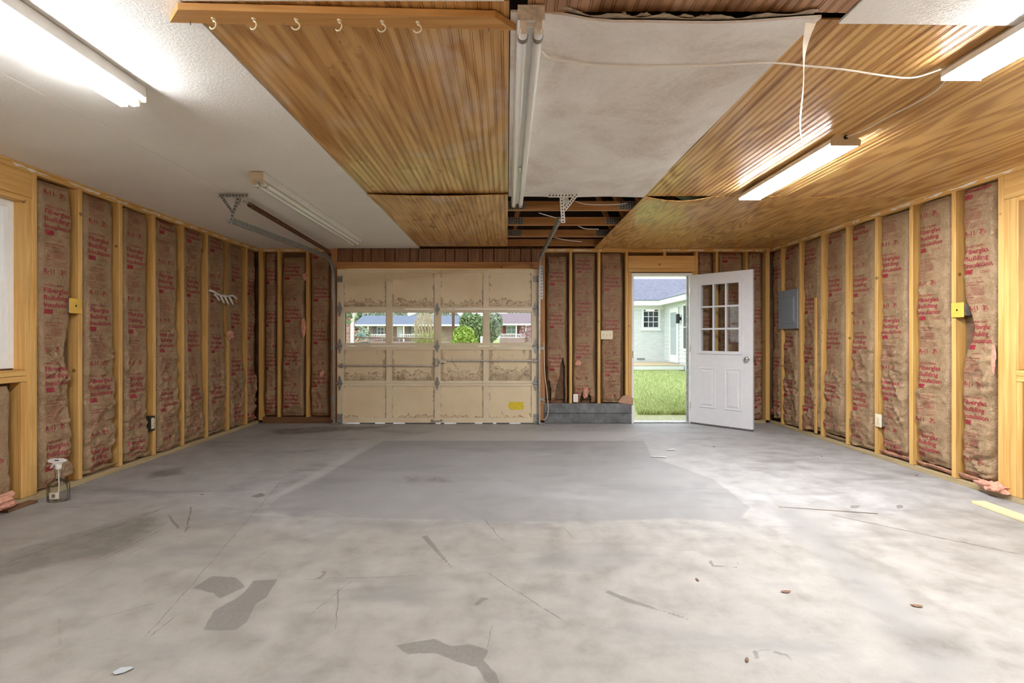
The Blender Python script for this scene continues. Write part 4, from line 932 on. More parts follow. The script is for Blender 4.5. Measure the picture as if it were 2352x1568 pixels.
for i in (1, 2): G().box(px0+cw*i-0.011, px0+cw*i+0.011, -0.008, 0.050, pz0, pz1).mk('muntin', 'doorwhite', d2)
for j in (1, 2): G().box(px0, px1, -0.007, 0.049, pz0+ch*j-0.011, pz0+ch*j+0.011).mk('muntin', 'doorwhite', d2)
for (a, b) in ((0.125, 0.345), (0.455, 0.675)):
    z0, z1 = 0.235, 0.775
    def rr(i, y): return [(a+i, y, z0+i), (b-i, y, z0+i), (b-i, y, z1-i), (a+i, y, z1-i)]
    V = rr(0, 0.0)+rr(0.010, -0.009)+rr(0.024, -0.002)+rr(0.034, -0.002)+rr(0.055, -0.010); F = [(4*k+i, 4*k+(i+1) % 4, 4*k+4+(i+1) % 4, 4*k+4+i) for k in range(4) for i in range(4)]+[(16, 17, 18, 19), (3, 2, 1, 0)]
    g = G(); g.add(V, F); g.mk('raised_panel', 'doorwhite', d2)
kn = G().lathe([(0.030, 0), (0.030, 0.006), (0.012, 0.010), (0.011, 0.030), (0.024, 0.038), (0.029, 0.050), (0.025, 0.062), (0.010, 0.066)], 20).mk('knob', 'knob', d2, (0.742, 0, 0.905), smooth='auto', rot=(PI/2, 0, 0))
G().box(0.006, DW-0.004, -0.004, 0.040, 0.006, DZ0).mk('door_sweep', 'grime', d2)
G().box(DW, DW+0.003, 0.010, 0.034, 0.86, 0.95).mk('latch_plate', 'knob', d2)

# ================================================================== FLUORESCENT FIXTURES
def strip_light(x, y0, y1, label, lit=False, cap='beigecap', w=0.098, hs=0.055, drop=0.0265):
    """two-tube strip fixture on the ceiling, origin at the housing"""
    t = empty('fluorescent_strip', (x, (y0+y1)/2, CEIL)); tag(t, label, 'light fixture', 'two-tube strip lights'); L = y1-y0
    G().prism([(-w/2, -0.005), (-w/2, -hs*0.75), (-w/2+0.018, -hs), (w/2-0.018, -hs), (w/2, -hs*0.75), (w/2, -0.005)], -L/2+0.004, L/2-0.004).mk('housing', 'enamel', t)
    G().box(-0.016, 0.016, -L/2+0.03, L/2-0.03, -hs-0.010, -hs-0.0005).mk('ballast_cover', 'enamel', t)
    for s in (-1, 1): G().box(-w/2-0.001, w/2+0.001, min(s*L/2, s*(L/2-0.003)), max(s*L/2, s*(L/2-0.003)), -hs-0.006, -0.005, 0.0008).mk('end_cap', cap, t)
    for sx in (-1, 1):
        cx = sx*0.029; tz = -hs-drop
        for s in (-1, 1):
            ye = s*(L/2-0.010)
            k = G().prism([(cx-0.0125, -hs), (cx-0.0125, tz-0.004), (cx-0.007, tz-0.011), (cx+0.007, tz-0.011), (cx+0.0125, tz-0.004), (cx+0.0125, -hs)], min(ye, ye-s*0.022), max(ye, ye-s*0.022)).mk('lamp_holder', cap if cap != 'oldcap' else 'beigecap', t)
            if not lit: G().tube([(cx, ye-s*0.048, tz), (cx, ye-s*0.070, tz)], 0.0205, 16).mk('tube_ring', 'tubering' if (s < 0 and cap == 'oldcap') else 'knob', t)
        G().tube([(cx, -L/2+0.032, tz), (cx, -L/2+0.06, tz), (cx, L/2-0.06, tz), (cx, L/2-0.032, tz)], 0.019, 16).mk('tube', 'littube' if lit else 'tube', t, smooth='auto')
    G().box(-0.010, 0.010, 0.28, 0.34, -hs-0.022, -hs-0.010, 0.003).mk('starter_clip', 'knob', t)
    return t
strip_light(0.090, 1.752, 4.165, 'unlit two-tube strip light with a stained end cap beside the mottled board', cap='oldcap')
strip_light(-1.845, 3.515, 5.90, 'unlit two-tube strip light near the dark track bracket on white drywall')
strip_light(-1.83, -0.10, 2.335, 'glowing two-tube strip light on the white drywall near the hook board', lit=True, w=0.130, hs=0.072, drop=0.0215)
def wrap_light(x, y0, y1, label, cap):
    t = empty('wraparound_light', (x, (y0+y1)/2, CEIL)); tag(t, label, 'light fixture', 'glowing wraparound lights'); L = y1-y0
    G().prism([(-0.060, -0.001), (-0.078, -0.026), (-0.091, -0.030), (-0.090, -0.055), (0.090, -0.055), (0.091, -0.030), (0.078, -0.026), (0.060, -0.001)], -L/2, L/2).mk('housing', 'enamel', t)
    G().prism([(-0.088, -0.0555), (-0.087, -0.064), (-0.078, -0.069), (0.078, -0.069), (0.087, -0.064), (0.088, -0.0555)], -L/2+0.003, L/2-0.003).mk('lens', 'lit', t)
    for s in (-1, 1):
        o = G().prism([(-0.062, -0.001), (-0.092, -0.034), (-0.090, -0.070), (0.090, -0.070), (0.094, -0.034), (0.080, -0.034), (0.062, -0.001)], min(s*L/2, s*(L/2+0.003)), max(s*L/2, s*(L/2+0.003))).mk('end_cap', cap if s < 0 else 'enamel', t)
        if s < 0:
            G().tube([(0, -L/2-0.0035, -0.020), (0, -L/2-0.0065, -0.020)], 0.013, 14).mk('grommet', 'hole', o)
    return t
wrap_light(2.045, 2.880, 4.010, 'glowing wraparound light joined by a cable, nearer the electrical panel', 'beigecap')
wrap_light(2.050, 0.930, 2.150, 'glowing wraparound light overhead, reached by the long white cable', 'beigecap')

# ================================================================== HOOK BOARD
hb0, hb1 = on_ceil(408, 22, CEIL-0.028), on_ceil(1137, 40, CEIL-0.028); hb2, hb3 = on_ceil(1185, 70, CEIL-0.028), on_ceil(390, 52, CEIL-0.028)
hb = empty('hook_board', (hb0[0], hb0[1], CEIL-0.002)); tag(hb, 'long golden board of cream screw hooks fixed flat to the ceiling', 'board')
M['hookboard'] = m_lumber('hook_board_wood', 0, (0.62, 0.33, 0.10), (0.48, 0.22, 0.055))
G().prism([(p[0]-hb0[0], p[1]-hb0[1]) for p in (hb0, hb1, hb2, hb3)], -0.026, 0.0, 'xy').mk('board', 'hookboard', hb)
for px, py in ((490, 48), (583, 49), (680, 50), (779, 52), (878, 55), (960, 57)):
    p = on_ceil(px, py-6, CEIL-0.028); a = rnd.uniform(-0.5, 0.3)
    h = empty('screw_hook', (p[0], p[1], CEIL-0.0285), a)
    n_ = (490, 583, 680, 779, 878, 960).index(px)
    tag(h, ('first', 'second', 'third', 'fourth', 'fifth', 'sixth')[n_]+' cream screw hook on the ceiling board, counted from its free end', 'hook', 'screw hooks on the ceiling board')
    G().lathe([(0.0075, -0.003), (0.0085, 0.0)], 12).mk('collar', 'hook', h)
    G().tube([(0, 0, 0), (0, 0, -0.010)]+[(-0.002+0.0155*math.sin(q)*1.0-0.0, 0, -0.0245+0.0145*math.cos(q)) for q in np.linspace(0.1, 4.4, 16)], 0.0028, 8).mk('hook_wire', 'hook', h, smooth=True)
for px, py in ((437, 50), (652, 55), (1032, 60), (1122, 66)):
    p = on_ceil(px, py, CEIL-0.03); G().tube([(0, 0, 0.004), (0.001, 0, -0.014)], 0.0016, 6).mk('nail', 'screw', hb, (p[0]-hb0[0], p[1]-hb0[1], -0.026))

# ================================================================== CABLES, TAPE, SMALL FITTINGS ON WALLS
def smooth_path(P, n=8):
    P = [Vector(p) for p in P]; Q = [P[0]*2-P[1]]+P+[P[-1]*2-P[-2]]; out = []
    for i in range(1, len(Q)-2):
        for k in range(n):
            t = k/n; a, b, c, d = Q[i-1:i+3]
            out.append(0.5*((2*b)+(c-a)*t+(2*a-5*b+4*c-d)*t*t+(3*b-a-3*c+d)*t**3))
    return out+[P[-1]]
def cable(name, P, r, label, mat='cable', cat='cable'):
    o = G().tube(smooth_path(P), r, 8).mk(name, mat, None, smooth=True); return tag(o, label, cat)
zc = CEIL-0.014
def c3(px, py, dz=0.0):
    x, y = on_ceil(px, py, zc-dz); s = fsag(x, y) if x < XC and y < YW1 else 0.0
    z = min(zc-dz, CEIL-s-0.009); return (*on_ceil(px, py, z), z)
cable('cable', [(0.142, 1.99, CEIL-0.03), c3(1262, 132, .008), c3(1300, 140, .010), c3(1360, 149, .006), c3(1460, 153, .004), c3(1560, 152, .004), c3(1660, 149, .004), c3(1766, 144, .003), c3(1850, 151, .006), c3(1940, 160, .014), c3(2040, 175, .022), c3(2100, 178, .024), (1.955, 2.135, CEIL-0.022)], 0.0042, 'long white cable running across the mottled board to a glowing light')
cable('cable', [(2.02, 2.156, CEIL-0.020), c3(2150, 208, .008), c3(2100, 238, .012), c3(2040, 268, .014), c3(1990, 296, .02), (2.045, 2.868, CEIL-0.020)], 0.004, 'short white cable joining the two glowing wraparound lights')
# strip of joint tape hanging down
tz = []
for k in range(25):
    t = k/24; z = CEIL-0.004-0.50*t; x = 1.172-0.035*math.sin(t*2.6)*1.0-0.01*t; y = 1.832+0.012*math.sin(t*9); tw = 0.3+1.15*t+0.35*math.sin(t*5); w = 0.024*(1-0.55*t) if t > 0.06 else 0.026
    tz.append((x, y, z, tw, w))
V = []; F = []
for (x, y, z, tw, w) in tz: V += [(x-w*math.cos(tw), y-w*math.sin(tw)*0.7, z), (x+w*math.cos(tw), y+w*math.sin(tw)*0.7, z)]
F = [(2*k, 2*k+1, 2*k+3, 2*k+2) for k in range(24)]; nv = len(V); V += [(a+0.0004, b+0.0006, c) for a, b, c in V]; F += [tuple(q+nv for q in f[::-1]) for f in F]
tag(mk('joint_tape', V, F, 'tape', None, smooth=True), 'strip of pale joint tape dangling from the corner of the mottled board', 'tape')
# loose wires drooping between the trusses
for k, (P, lb) in enumerate((([on_depth(1320, 462, 4.55), on_depth(1350, 469, 4.56), on_depth(1400, 470, 4.57), on_depth(1440, 467, 4.58)], 'white wire drooping beside the pale bracket in the open ceiling bay'), ([on_depth(1238, 489, 4.75), on_depth(1255, 494, 4.8), on_depth(1278, 500, 4.9)], 'short white wire behind the steel track in the open bay'), ([on_depth(1328, 519, 5.35), on_depth(1345, 525, 5.4), on_depth(1375, 526, 5.4)], 'white wire hanging under the middle truss chord'), ([on_depth(1272, 545, 5.95), on_depth(1300, 551, 6.0), on_depth(1336, 555, 6.1)], 'white wire hanging under the third truss chord'))):
    cable('wire', P, 0.0045, lb)

def box_plate(name, loc, rz, w, h, mat, label, cat, body=True, d=0.012):
    o = empty(name, loc, rz); tag(o, label, cat); G().box(-w/2, w/2, -d, 0, -h/2, h/2, 0.003).mk('cover_plate', mat, o); return o
# yellow cover plates on the side-wall studs
y, z = on_left(178, 703); o = box_plate('junction_box', (XL+0.004, LEFT_U[0]-0.055, z), PI/2, 0.105, 0.118, 'yellowbox', 'yellow junction box cover on the stud near the spray bottle', 'junction box', d=0.010)
G().box(-0.045, 0.045, 0.001, 0.045, -0.05, 0.05).mk('box_body', 'galvdull', o); G().box(-0.006, 0.006, -0.0125, -0.0095, -0.008, 0.008, 0.002).mk('cover_hole', 'hole', o)
y, z = on_right(2200, 712); o = box_plate('junction_box', (XR-0.004, RIGHT_U[0]-0.045, z), -PI/2, 0.105, 0.118, 'yellowbox', 'yellow junction box cover on the stud near the triple window stud', 'junction box', d=0.010)
G().box(-0.045, 0.05, 0.001, 0.055, -0.045, 0.045).mk('box_body', 'galvdull', o); G().box(-0.006, 0.006, -0.0125, -0.0095, -0.008, 0.008, 0.002).mk('cover_hole', 'hole', o)
def outlet(loc, rz, label, mat='ivory', gang=1, switch=False, w=0.072, h=0.116):
    W_ = w+0.046*(gang-1); o = box_plate('wall_outlet' if not switch else 'switch_plate', loc, rz, W_, h, mat, label, 'outlet' if not switch else 'switch', d=0.006)
    for g_ in range(gang):
        cx = (g_-(gang-1)/2)*0.046
        if switch:
            s = G().box(cx-0.006, cx+0.006, -0.0085, -0.006, -0.013, 0.013).mk('switch_slot', mat, o); G().box(cx-0.004, cx+0.004, -0.020, -0.0085, -0.002, 0.010, 0.001).mk('toggle', mat, o)
        else:
            for sz in (-0.021, 0.021):
                r = G().prism([(cx-0.016, sz-0.010), (cx-0.009, sz-0.0165), (cx+0.009, sz-0.0165), (cx+0.016, sz-0.010), (cx+0.016, sz+0.010), (cx+0.009, sz+0.0165), (cx-0.009, sz+0.0165), (cx-0.016, sz+0.010)], -0.0095, -0.006).mk('receptacle', mat, o)
                for dx in (-0.0065, 0.0065): G().box(cx+dx-0.0014, cx+dx+0.0014, -0.0102, -0.0094, sz-0.005, sz+0.006).mk('slot', 'hole', r)
        G().box(cx-0.0025, cx+0.0025, -0.0085, -0.0058, -0.0025, 0.0025).mk('screw', 'screw', o)
    return o
y, z = on_right(2019, 965); o = outlet((XR-0.010, RIGHT_U[2]-0.048, z), -PI/2, 'ivory wall outlet low on the electrical panel wall', w=0.080, h=0.125)
G().box(-0.030, 0.040, 0.001, 0.05, -0.05, 0.05).mk('box_body', 'galvdull', o)
y, z = on_left(349, 972); o = outlet((XL+0.004, LEFT_U[2]-0.032, z), PI/2, 'uncovered wall outlet in a black box on the window wall', w=0.040, h=0.105)
G().ring(-0.034, 0.026, -0.070, 0.070, -0.024, 0.022, -0.056, 0.056, -0.004, 0.05).mk('box_body', 'hole', o)
o = outlet((bu(1322), YB-0.004, EYE-(914-VY)*YB/FPX), 0, 'small white wall outlet above the dark metal sheet', 'whiteplastic', w=0.066, h=0.112); G().box(-0.03, 0.03, 0.001, 0.05, -0.05, 0.05).mk('box_body', 'galvdull', o)
o = outlet((bu(1393.5), YB-0.006, EYE-(769-VY)*YB/FPX), 0, 'ivory plate of three light switches beside the entry door', 'ivory', 3, True, 0.072, 0.122); G().box(-0.07, 0.07, 0.001, 0.05, -0.045, 0.045).mk('box_body', 'galvdull', o)
# electrical panel on the wall, between two studs
ya, za = on_right(1791, 712); yb, zb = on_right(1835, 712); pc = (ya+yb)/2; pw = abs(yb-ya)
zt_, zb_ = on_right(1812, 666)[1], on_right(1812, 755)[1]
ep = empty('electrical_panel', (XR-0.001, pc, (zt_+zb_)/2), -PI/2); tag(ep, 'grey electrical breaker panel mounted between the studs', 'electrical panel'); hh = zt_-zb_
G().box(-pw/2, pw/2, -0.018, 0.0, -hh/2, hh/2, 0.004).mk('cover', 'greypaint', ep)
dr = G().box(-pw/2+0.075, pw/2-0.055, -0.024, -0.018, -hh/2+0.07, hh/2-0.09, 0.002).mk('panel_door', 'greypaint', ep)
G().box(-0.004, 0.004, -0.0285, -0.024, -0.15, 0.15, 0.001).mk('door_hinge', 'galv', dr, (pw/2-0.075, 0, 0)); G().box(-0.012, 0.012, -0.031, -0.024, -0.016, 0.016, 0.003).mk('latch', 'galvdull', dr, (-pw/2+0.10, 0, -0.01))
for sx in (-1, 1):
    for sz in (-1, 1): G().box(-0.006, 0.006, -0.0205, -0.018, -0.006, 0.006, 0.002).mk('screw', 'screw', ep, (sx*(pw/2-0.02), 0, sz*(hh/2-0.025)))
# loose upright strip on the panel wall
y0_, z0_ = on_right(1873, 684); 
o = G().box(-0.020, 0.020, -0.014, -0.002, 0.06, z0_, 0.002).mk('wood_strip', 'lumber2', None, (XR, y0_-0.02, 0), rot=(0, 0, -PI/2)); tag(o, 'loose upright wood strip over the insulation near the electrical panel', 'wood strip')
# white key rack on the window wall: a wavy plank with dangling pegs
ka, kb = on_left(478, 671), on_left(540, 683)
kr = empty('key_rack', (XL+0.012, (ka[0]+kb[0])/2, (ka[1]+kb[1])/2), PI/2); tag(kr, 'distressed white driftwood key rack with pegs on the window wall', 'key rack')
kl = kb[0]-ka[0]; P = [(-kl/2, -0.004, 0.030), (-kl*0.36, -0.010, 0.018), (-kl*0.2, -0.008, -0.004), (0, -0.010, -0.014), (kl*0.18, -0.012, -0.004), (kl*0.34, -0.010, 0.008), (kl/2, -0.006, -0.022)]
M['drift'] = m_plain('whitewashed_driftwood', (0.74, 0.70, 0.64), 0.8, var=0.35, scale=45)
G().tube(smooth_path(P, 5), 0.013, 8).mk('rail', 'drift', kr, smooth=True)
for u, dz in ((-0.30, -0.075), (-0.12, -0.105), (0.04, -0.11), (0.22, -0.105)): G().tube([(u*kl-0.03, -0.012, 0.0-abs(u)*0.02), (u*kl+0.002, -0.020, dz*0.45), (u*kl+0.035, -0.030, dz)], [0.011, 0.012, 0.010], 8).mk('peg', 'drift', kr, smooth=True)
# dark metal sheet along the foot of the back wall
sx0, sx1 = bu(1250), bu(1450)
fl = empty('metal_sheet', ((sx0+sx1)/2, YB-0.006, 0.0)); tag(fl, 'dark sheet metal skirting between the garage door and entry door', 'metal sheet'); wl_ = (sx1-sx0)/2
pr = [(-0.012, 0.005), (-0.014, 0.135), (-0.022, 0.141), (-0.014, 0.147), (-0.010, 0.275), (-0.006, 0.275), (-0.008, 0.147), (-0.010, 0.005)]
G().prism(pr, -wl_, wl_, 'yz').mk('sheet', 'flash', fl)
# door cord looped down the jamb
cable('cord', [(bu(1249), YB-0.008, 1.10), (bu(1249.5), YB-0.010, 0.95), (bu(1251), YB-0.020, 0.70), (bu(1256), YB-0.036, 0.40), (bu(1258.5), YB-0.038, 0.20), (bu(1256), YB-0.038, 0.10), (bu(1250), YB-0.036, 0.055), (bu(1247), YB-0.034, 0.05)], 0.0045, 'thin beige cord hanging down the garage door jamb', cat='cord')
# cardboard scrap leaning on the entry-door post
o = G().prism([(-0.10, 0.0), (0.10, -0.03), (0.105, 0.06), (0.05, 0.085), (0.02, 0.105), (-0.04, 0.09), (-0.10, 0.02)], -0.004, 0.0).mk('cardboard_scrap', m_plain('torn_cardboard', (0.44, 0.26, 0.17), 0.8), None, (bu(1436), YB-0.024, 0.287)); tag(o, 'torn cardboard scrap above the end of the dark metal sheet', 'cardboard')
# pink wool tufts caught on the wall
def tuft(loc, s, label, seed, group='pink wool tufts', flat=1.0):
    r = random.Random(seed); bm = bmesh.new(); bmesh.ops.create_icosphere(bm, subdivisions=3, radius=1)
    for v in bm.verts:
        n = v.co.normalized(); k = 0.55+0.55*vnoise(np.array([n.x*2.3+seed]), np.array([n.y*2.3+n.z*1.7+seed*3]), seed)[0]+0.25*(r.random()-0.5)
        v.co = Vector((n.x*s[0], n.y*s[1], n.z*s[2]))*k
    me = bpy.data.meshes.new('wool_tuft'); bm.to_mesh(me); bm.free(); me.materials.append(M['pinkwool']); o = link(bpy.data.objects.new('wool_tuft', me)); o.location = loc
    return tag(o, label, 'insulation', group)
yt_, zt2 = on_left(525, 768)
tuft((XL+0.02, yt_, zt2), (0.03, 0.075, 0.06), 'pink wool tuft on the stud under the white key rack', 2)
tuft((bu(703), YB-0.015, EYE-(635-VY)*YB/FPX), (0.045, 0.02, 0.055), 'pink wool tuft high on the back stud beside the curved track', 3)
tuft((bu(697), YB-0.004, EYE-(752-VY)*YB/FPX), (0.035, 0.02, 0.15), 'long pink wool tuft hanging down the back stud beside the steel track', 4)
tuft((bu(740), YB-0.01, EYE-(858-VY)*YB/FPX), (0.04, 0.018, 0.05), 'small pink wool tuft on the batt beside the garage door jamb', 5)
tuft((bu(1328), YB-0.012, EYE-(834-VY)*YB/FPX), (0.05, 0.02, 0.045), 'pink wool tuft on the batt near the switch plate', 6)
tuft((bu(1345), YB-0.012, EYE-(903-VY)*YB/FPX), (0.04, 0.02, 0.08), 'pale pink wool tuft in the tear above the dark metal sheet', 7)
a_ = on_floor(15, 1160)
tuft((XL+0.02, 3.12, 0.075), (0.09, 0.20, 0.065), 'heap of pink wool on the plate beside the spray bottle', 8)
tuft((XR-0.02, 3.53, 0.07), (0.06, 0.12, 0.045), 'crumpled pink wool at the foot of the triple window stud', 9)
tuft((XR+0.012, 3.555, 1.02), (0.010, 0.018, 0.12), 'pink wool bulging beside the triple window stud', 11)
tuft((XL+0.003, LEFT_U[5], 0.55), (0.012, 0.016, 0.06), 'sliver of pink wool below the key rack stud', 10) if False else None
# paper flange stapled over the stud under the key rack
o = G().box(-0.034, 0.034, -0.004, -0.001, 1.26, PLATE_Z-0.02, 0.001).mk('paper_flange', 'paper', None, (XL, LEFT_U[5], 0), rot=(0, 0, PI/2)); tag(o, 'brown paper flange stapled over the stud behind the key rack', 'insulation')

# ================================================================== THINGS ON THE FLOOR
# spray bottle
bx, by = on_floor(134, 1150)
sb = empty('spray_bottle', (bx, by, 0.0005), 0.15); tag(sb, 'clear plastic spray bottle with a white trigger on the floor', 'spray bottle')
def m_clear():
    t = NT('clear_plastic'); v = t.coord('Object'); t.b.inputs['Transmission Weight'].default_value = 1.0; t.b.inputs['IOR'].default_value = 1.25
    return t.fin(t.ramp(t.noise(v, 20, 2), [(0.3, (0.90, 0.95, 0.93)), (0.7, (0.95, 0.98, 0.97))]), 0.04)
M['clear'] = m_clear()
bw = [(0.062, 0.0), (0.070, 0.006), (0.071, 0.075), (0.070, 0.115), (0.058, 0.138), (0.034, 0.152), (0.024, 0.166), (0.022, 0.200), (0.026, 0.214), (0.020, 0.232)]
def shell(prof, n, sx, sy, th):
    g = G(); inn = [(max(r-th, 0.002), z+(th if k == 0 else 0)) for k, (r, z) in enumerate(prof)]
    p = prof+inn[::-1]; V = [(r*sx*math.cos(2*PI*k/n), r*sy*math.sin(2*PI*k/n), z) for r, z in p for k in range(n)]
    F = [(i*n+k, i*n+(k+1) % n, (i+1)*n+(k+1) % n, (i+1)*n+k) for i in range(len(p)-1) for k in range(n)]; F += [tuple(range(n))[::-1], tuple((len(p)-1)*n+k for k in range(n))]
    return g.add(V, F)
shell(bw, 28, 1.0, 0.62, 0.0022).mk('bottle_body', 'clearthin', sb, smooth='auto')
G().lathe([(0.017, 0.228), (0.019, 0.236), (0.019, 0.262), (0.016, 0.268)], 16).mk('collar', 'whiteplastic', sb, smooth='auto')
G().prism([(-0.062, 0.292), (-0.058, 0.284), (-0.018, 0.272), (-0.018, 0.262), (0.018, 0.262), (0.022, 0.276), (0.045, 0.280), (0.046, 0.292), (0.020, 0.302), (-0.045, 0.304)], -0.014, 0.014).mk('spray_head', 'whiteplastic', sb)
G().prism([(-0.030, 0.275), (-0.022, 0.275), (-0.030, 0.250), (-0.044, 0.236), (-0.050, 0.238), (-0.040, 0.252)], -0.007, 0.007).mk('trigger', 'whiteplastic', sb)
G().box(-0.014, 0.012, -0.0150, -0.0141, 0.290, 0.298, 0.0003).mk('printed_mark', m_plain('blue_mark', (0.03, 0.05, 0.2), 0.5), sb)
G().tube([(0, 0, 0.012), (0.004, 0, 0.12), (0, 0, 0.232)], 0.003, 8).mk('dip_tube', 'whiteplastic', sb)
lb = empty('label', (0, 0, 0), 0, sb) if False else None
V = []; F = []
for k in range(9):
    a = -PI/2-0.42+0.105*k; V += [(0.0718*math.cos(a), 0.0718*0.62*math.sin(a), 0.028), (0.0718*math.cos(a), 0.0718*0.62*math.sin(a), 0.072)]
F = [(2*k, 2*k+2, 2*k+3, 2*k+1) for k in range(8)]; lab = mk('label', V, F, m_plain('pale_label', (0.74, 0.70, 0.58), 0.6), sb)
g = G()
for k in range(7): a = -PI/2-0.14+0.045*k; g.box(0.0722*math.cos(a)-0.0008, 0.0722*math.cos(a)+0.0008, 0.0722*0.62*math.sin(a)-0.0006, 0.0722*0.62*math.sin(a), 0.036, 0.062)
g.mk('barcode', 'hole', lab)['kind'] = 'stuff'
# fresh board on the floor
p0, p1 = on_floor(2240, 1156), on_floor(2420, 1222); dx, dy = p1[0]-p0[0], p1[1]-p0[1]; L = math.hypot(dx, dy)
o = G().box(0, L+0.3, -0.045, 0.045, 0.001, 0.020, 0.002).mk('board', 'fresh', None, (p0[0]+0.02, p0[1], 0), rot=(0, 0, math.atan2(dy, dx))); tag(o, 'loose pale yellow board lying on the floor by the window', 'board')
p0, p1 = on_floor(1789, 1164), on_floor(2016, 1180); dx, dy = p1[0]-p0[0], p1[1]-p0[1]
o = G().box(0, math.hypot(dx, dy), -0.003, 0.003, 0.0005, 0.005, 0.001).mk('thin_rod', 'screw', None, (*p0, 0), rot=(0, 0, math.atan2(dy, dx))); tag(o, 'thin dark rod lying straight on the concrete floor', 'rod')
p0 = on_floor(107, 1140); o = G().box(-0.17, 0.03, -0.03, 0.03, 0.001, 0.020, 0.002).mk('wood_offcut', 'oldplate1', None, (XL+0.045, 3.36, 0), rot=(0, 0, PI/2)); tag(o, 'dark wood offcut at the foot of the window stud behind the spray bottle', 'wood offcut')
def scrap(px, py, pts, label, mat='paperscrap', name='paper_scrap', cat='paper', th=0.0012, rz=0.0, group=None):
    x, y = on_floor(px, py); g = G()
    n = len(pts); V = [(a, b, 0.0008+0.008*abs(math.sin(a*31))) for a, b in pts]+[(a, b, 0.0008+th+0.008*abs(math.sin(a*31))) for a, b in pts]
    g.add(V, [tuple(range(n))[::-1], tuple(range(n, 2*n))]+[(i, (i+1) % n, (i+1) % n+n, i+n) for i in range(n)])
    return tag(g.mk(name, mat, None, (x, y, 0), rot=(0, 0, rz)), label, cat, group)
scrap(1512, 1050, [(-0.075, 0.02), (-0.06, 0.0), (0.07, -0.03), (0.075, 0.0), (0.0, 0.012)], 'larger white paper sliver on the floor in front of the entry door')
scrap(1541, 1034, [(-0.05, -0.015), (0.04, 0.0), (0.05, 0.03), (-0.03, 0.015)], 'small white paper sliver on the floor towards the entry door')
scrap(278, 1546, [(-0.026, -0.004), (-0.018, 0.022), (0.012, 0.028), (0.030, 0.018), (0.010, -0.002), (-0.012, -0.012)], 'grey paint chip on the floor close to the camera', m_plain('grey_chip', (0.42, 0.45, 0.48), 0.6), 'paint_chip', 'paint chip')
leaf_at = [(1805, 1360, 'curled dry leaf on the floor in the middle of the front half'), (1888, 1048, 'dry leaf on the floor two bays out from the ivory outlet'), (1983, 1042, 'tiny dry leaf on the floor near the ivory outlet'), (2105, 1092, 'reddish dry leaf on the floor towards the loose board'), (1640, 1026, 'dark dry leaf on the floor near the open door'), (464, 1136, 'reddish dry leaf on the floor across from the spray bottle'), (1602, 1332, 'small dry leaf just past the taped outline'), (2105, 1392, 'stick-like dry leaf on the floor near the bottom corner'), (1715, 1516, 'curled brown fibre on the floor by the front taped outline')]
for k, (px, py, lb_) in enumerate(leaf_at):
    s = 0.6 if k not in (0, 7) else 1.0
    scrap(px, py, [(-0.024*s, 0), (-0.012*s, 0.010*s), (0.008*s, 0.012*s), (0.026*s, 0.002), (0.010*s, -0.008*s), (-0.010*s, -0.010*s)], lb_, 'leaf', 'dry_leaf', 'leaf', 0.0008, k*1.3, 'dry leaves on the floor')
# ================================================================== OUTSIDE
GZ = -0.05
def m_ground():
    t = NT('lawn_ground'); v = t.coord('Object'); n1 = t.noise(v, 0.9, 5, 0.6, 0.5); n2 = t.noise(v, 25.0, 4, 0.7)
    c = t.ramp(n2, [(0.3, (0.22, 0.30, 0.07)), (0.7, (0.42, 0.50, 0.19))]); sep = t.n('SeparateXYZ'); t.set(sep.inputs[0], v)
    near = t.smooth(t.math('ADD', sep.outputs['Y'], t.math('MULTIPLY', n1, 2.0)), 10.0, 7.6)
    c = t.mix(t.math('MULTIPLY', near, t.smooth(n2, 0.35, 0.6)), c, (0.50, 0.44, 0.36)); c = t.mix(t.smooth(n1, 0.5, 0.7, 0, 0.5), c, (0.34, 0.40, 0.13)); return t.fin(c, 0.9)
g = G().add([(-500, -60, GZ), (500, -60, GZ), (500, 900, GZ), (-500, 900, GZ)], [(0, 1, 2, 3)])
tag(g.mk('ground', m_ground()), 'green lawn ground outside the doors', 'ground', kind='structure')
def blades(name, n, region, h, mat, seed, label, zbase=GZ):
    r = np.random.RandomState(seed); x0, x1, y0, y1 = region
    y = y0+(y1-y0)*r.rand(n)**1.7; x = 1.2+y*(0.235+0.20*r.rand(n))-0.9; x = np.minimum(x, 6.1-0.3*r.rand(n)); hh = h*(0.4+0.9*r.rand(n)); a = r.rand(n)*6.28; w = 0.006+0.006*r.rand(n); lx, ly = (r.rand(n)-.5)*hh*1.2, (r.rand(n)-.5)*hh*1.2
    V = np.stack([np.stack([x-w*np.cos(a), y-w*np.sin(a), np.full(n, zbase)], -1), np.stack([x+w*np.cos(a), y+w*np.sin(a), np.full(n, zbase)], -1), np.stack([x+lx, y+ly, zbase+hh], -1)], 1).reshape(-1, 3)
    F = np.arange(3*n).reshape(-1, 3); o = link(bpy.data.objects.new(name, np_mesh(name, V, F, mat, False))); tag(o, label, 'grass', kind='stuff')
def m_leafy(name, a, b, trans=0.25):
    t = NT(name); oi = t.n('NewGeometry'); f = oi.outputs['Random Per Island']; t.b.inputs['Subsurface Weight'].default_value = 0.0
    return t.fin(t.ramp(f, [(0.1, a), (0.9, b)]), 0.6)
M['blade'] = m_leafy('grass_blades', (0.32, 0.42, 0.12), (0.74, 0.80, 0.42))
blades('grass', 42000, (0, 1, 7.6, 17.4), 0.075, 'blade', 3, 'short green lawn grass beyond the open entry door')
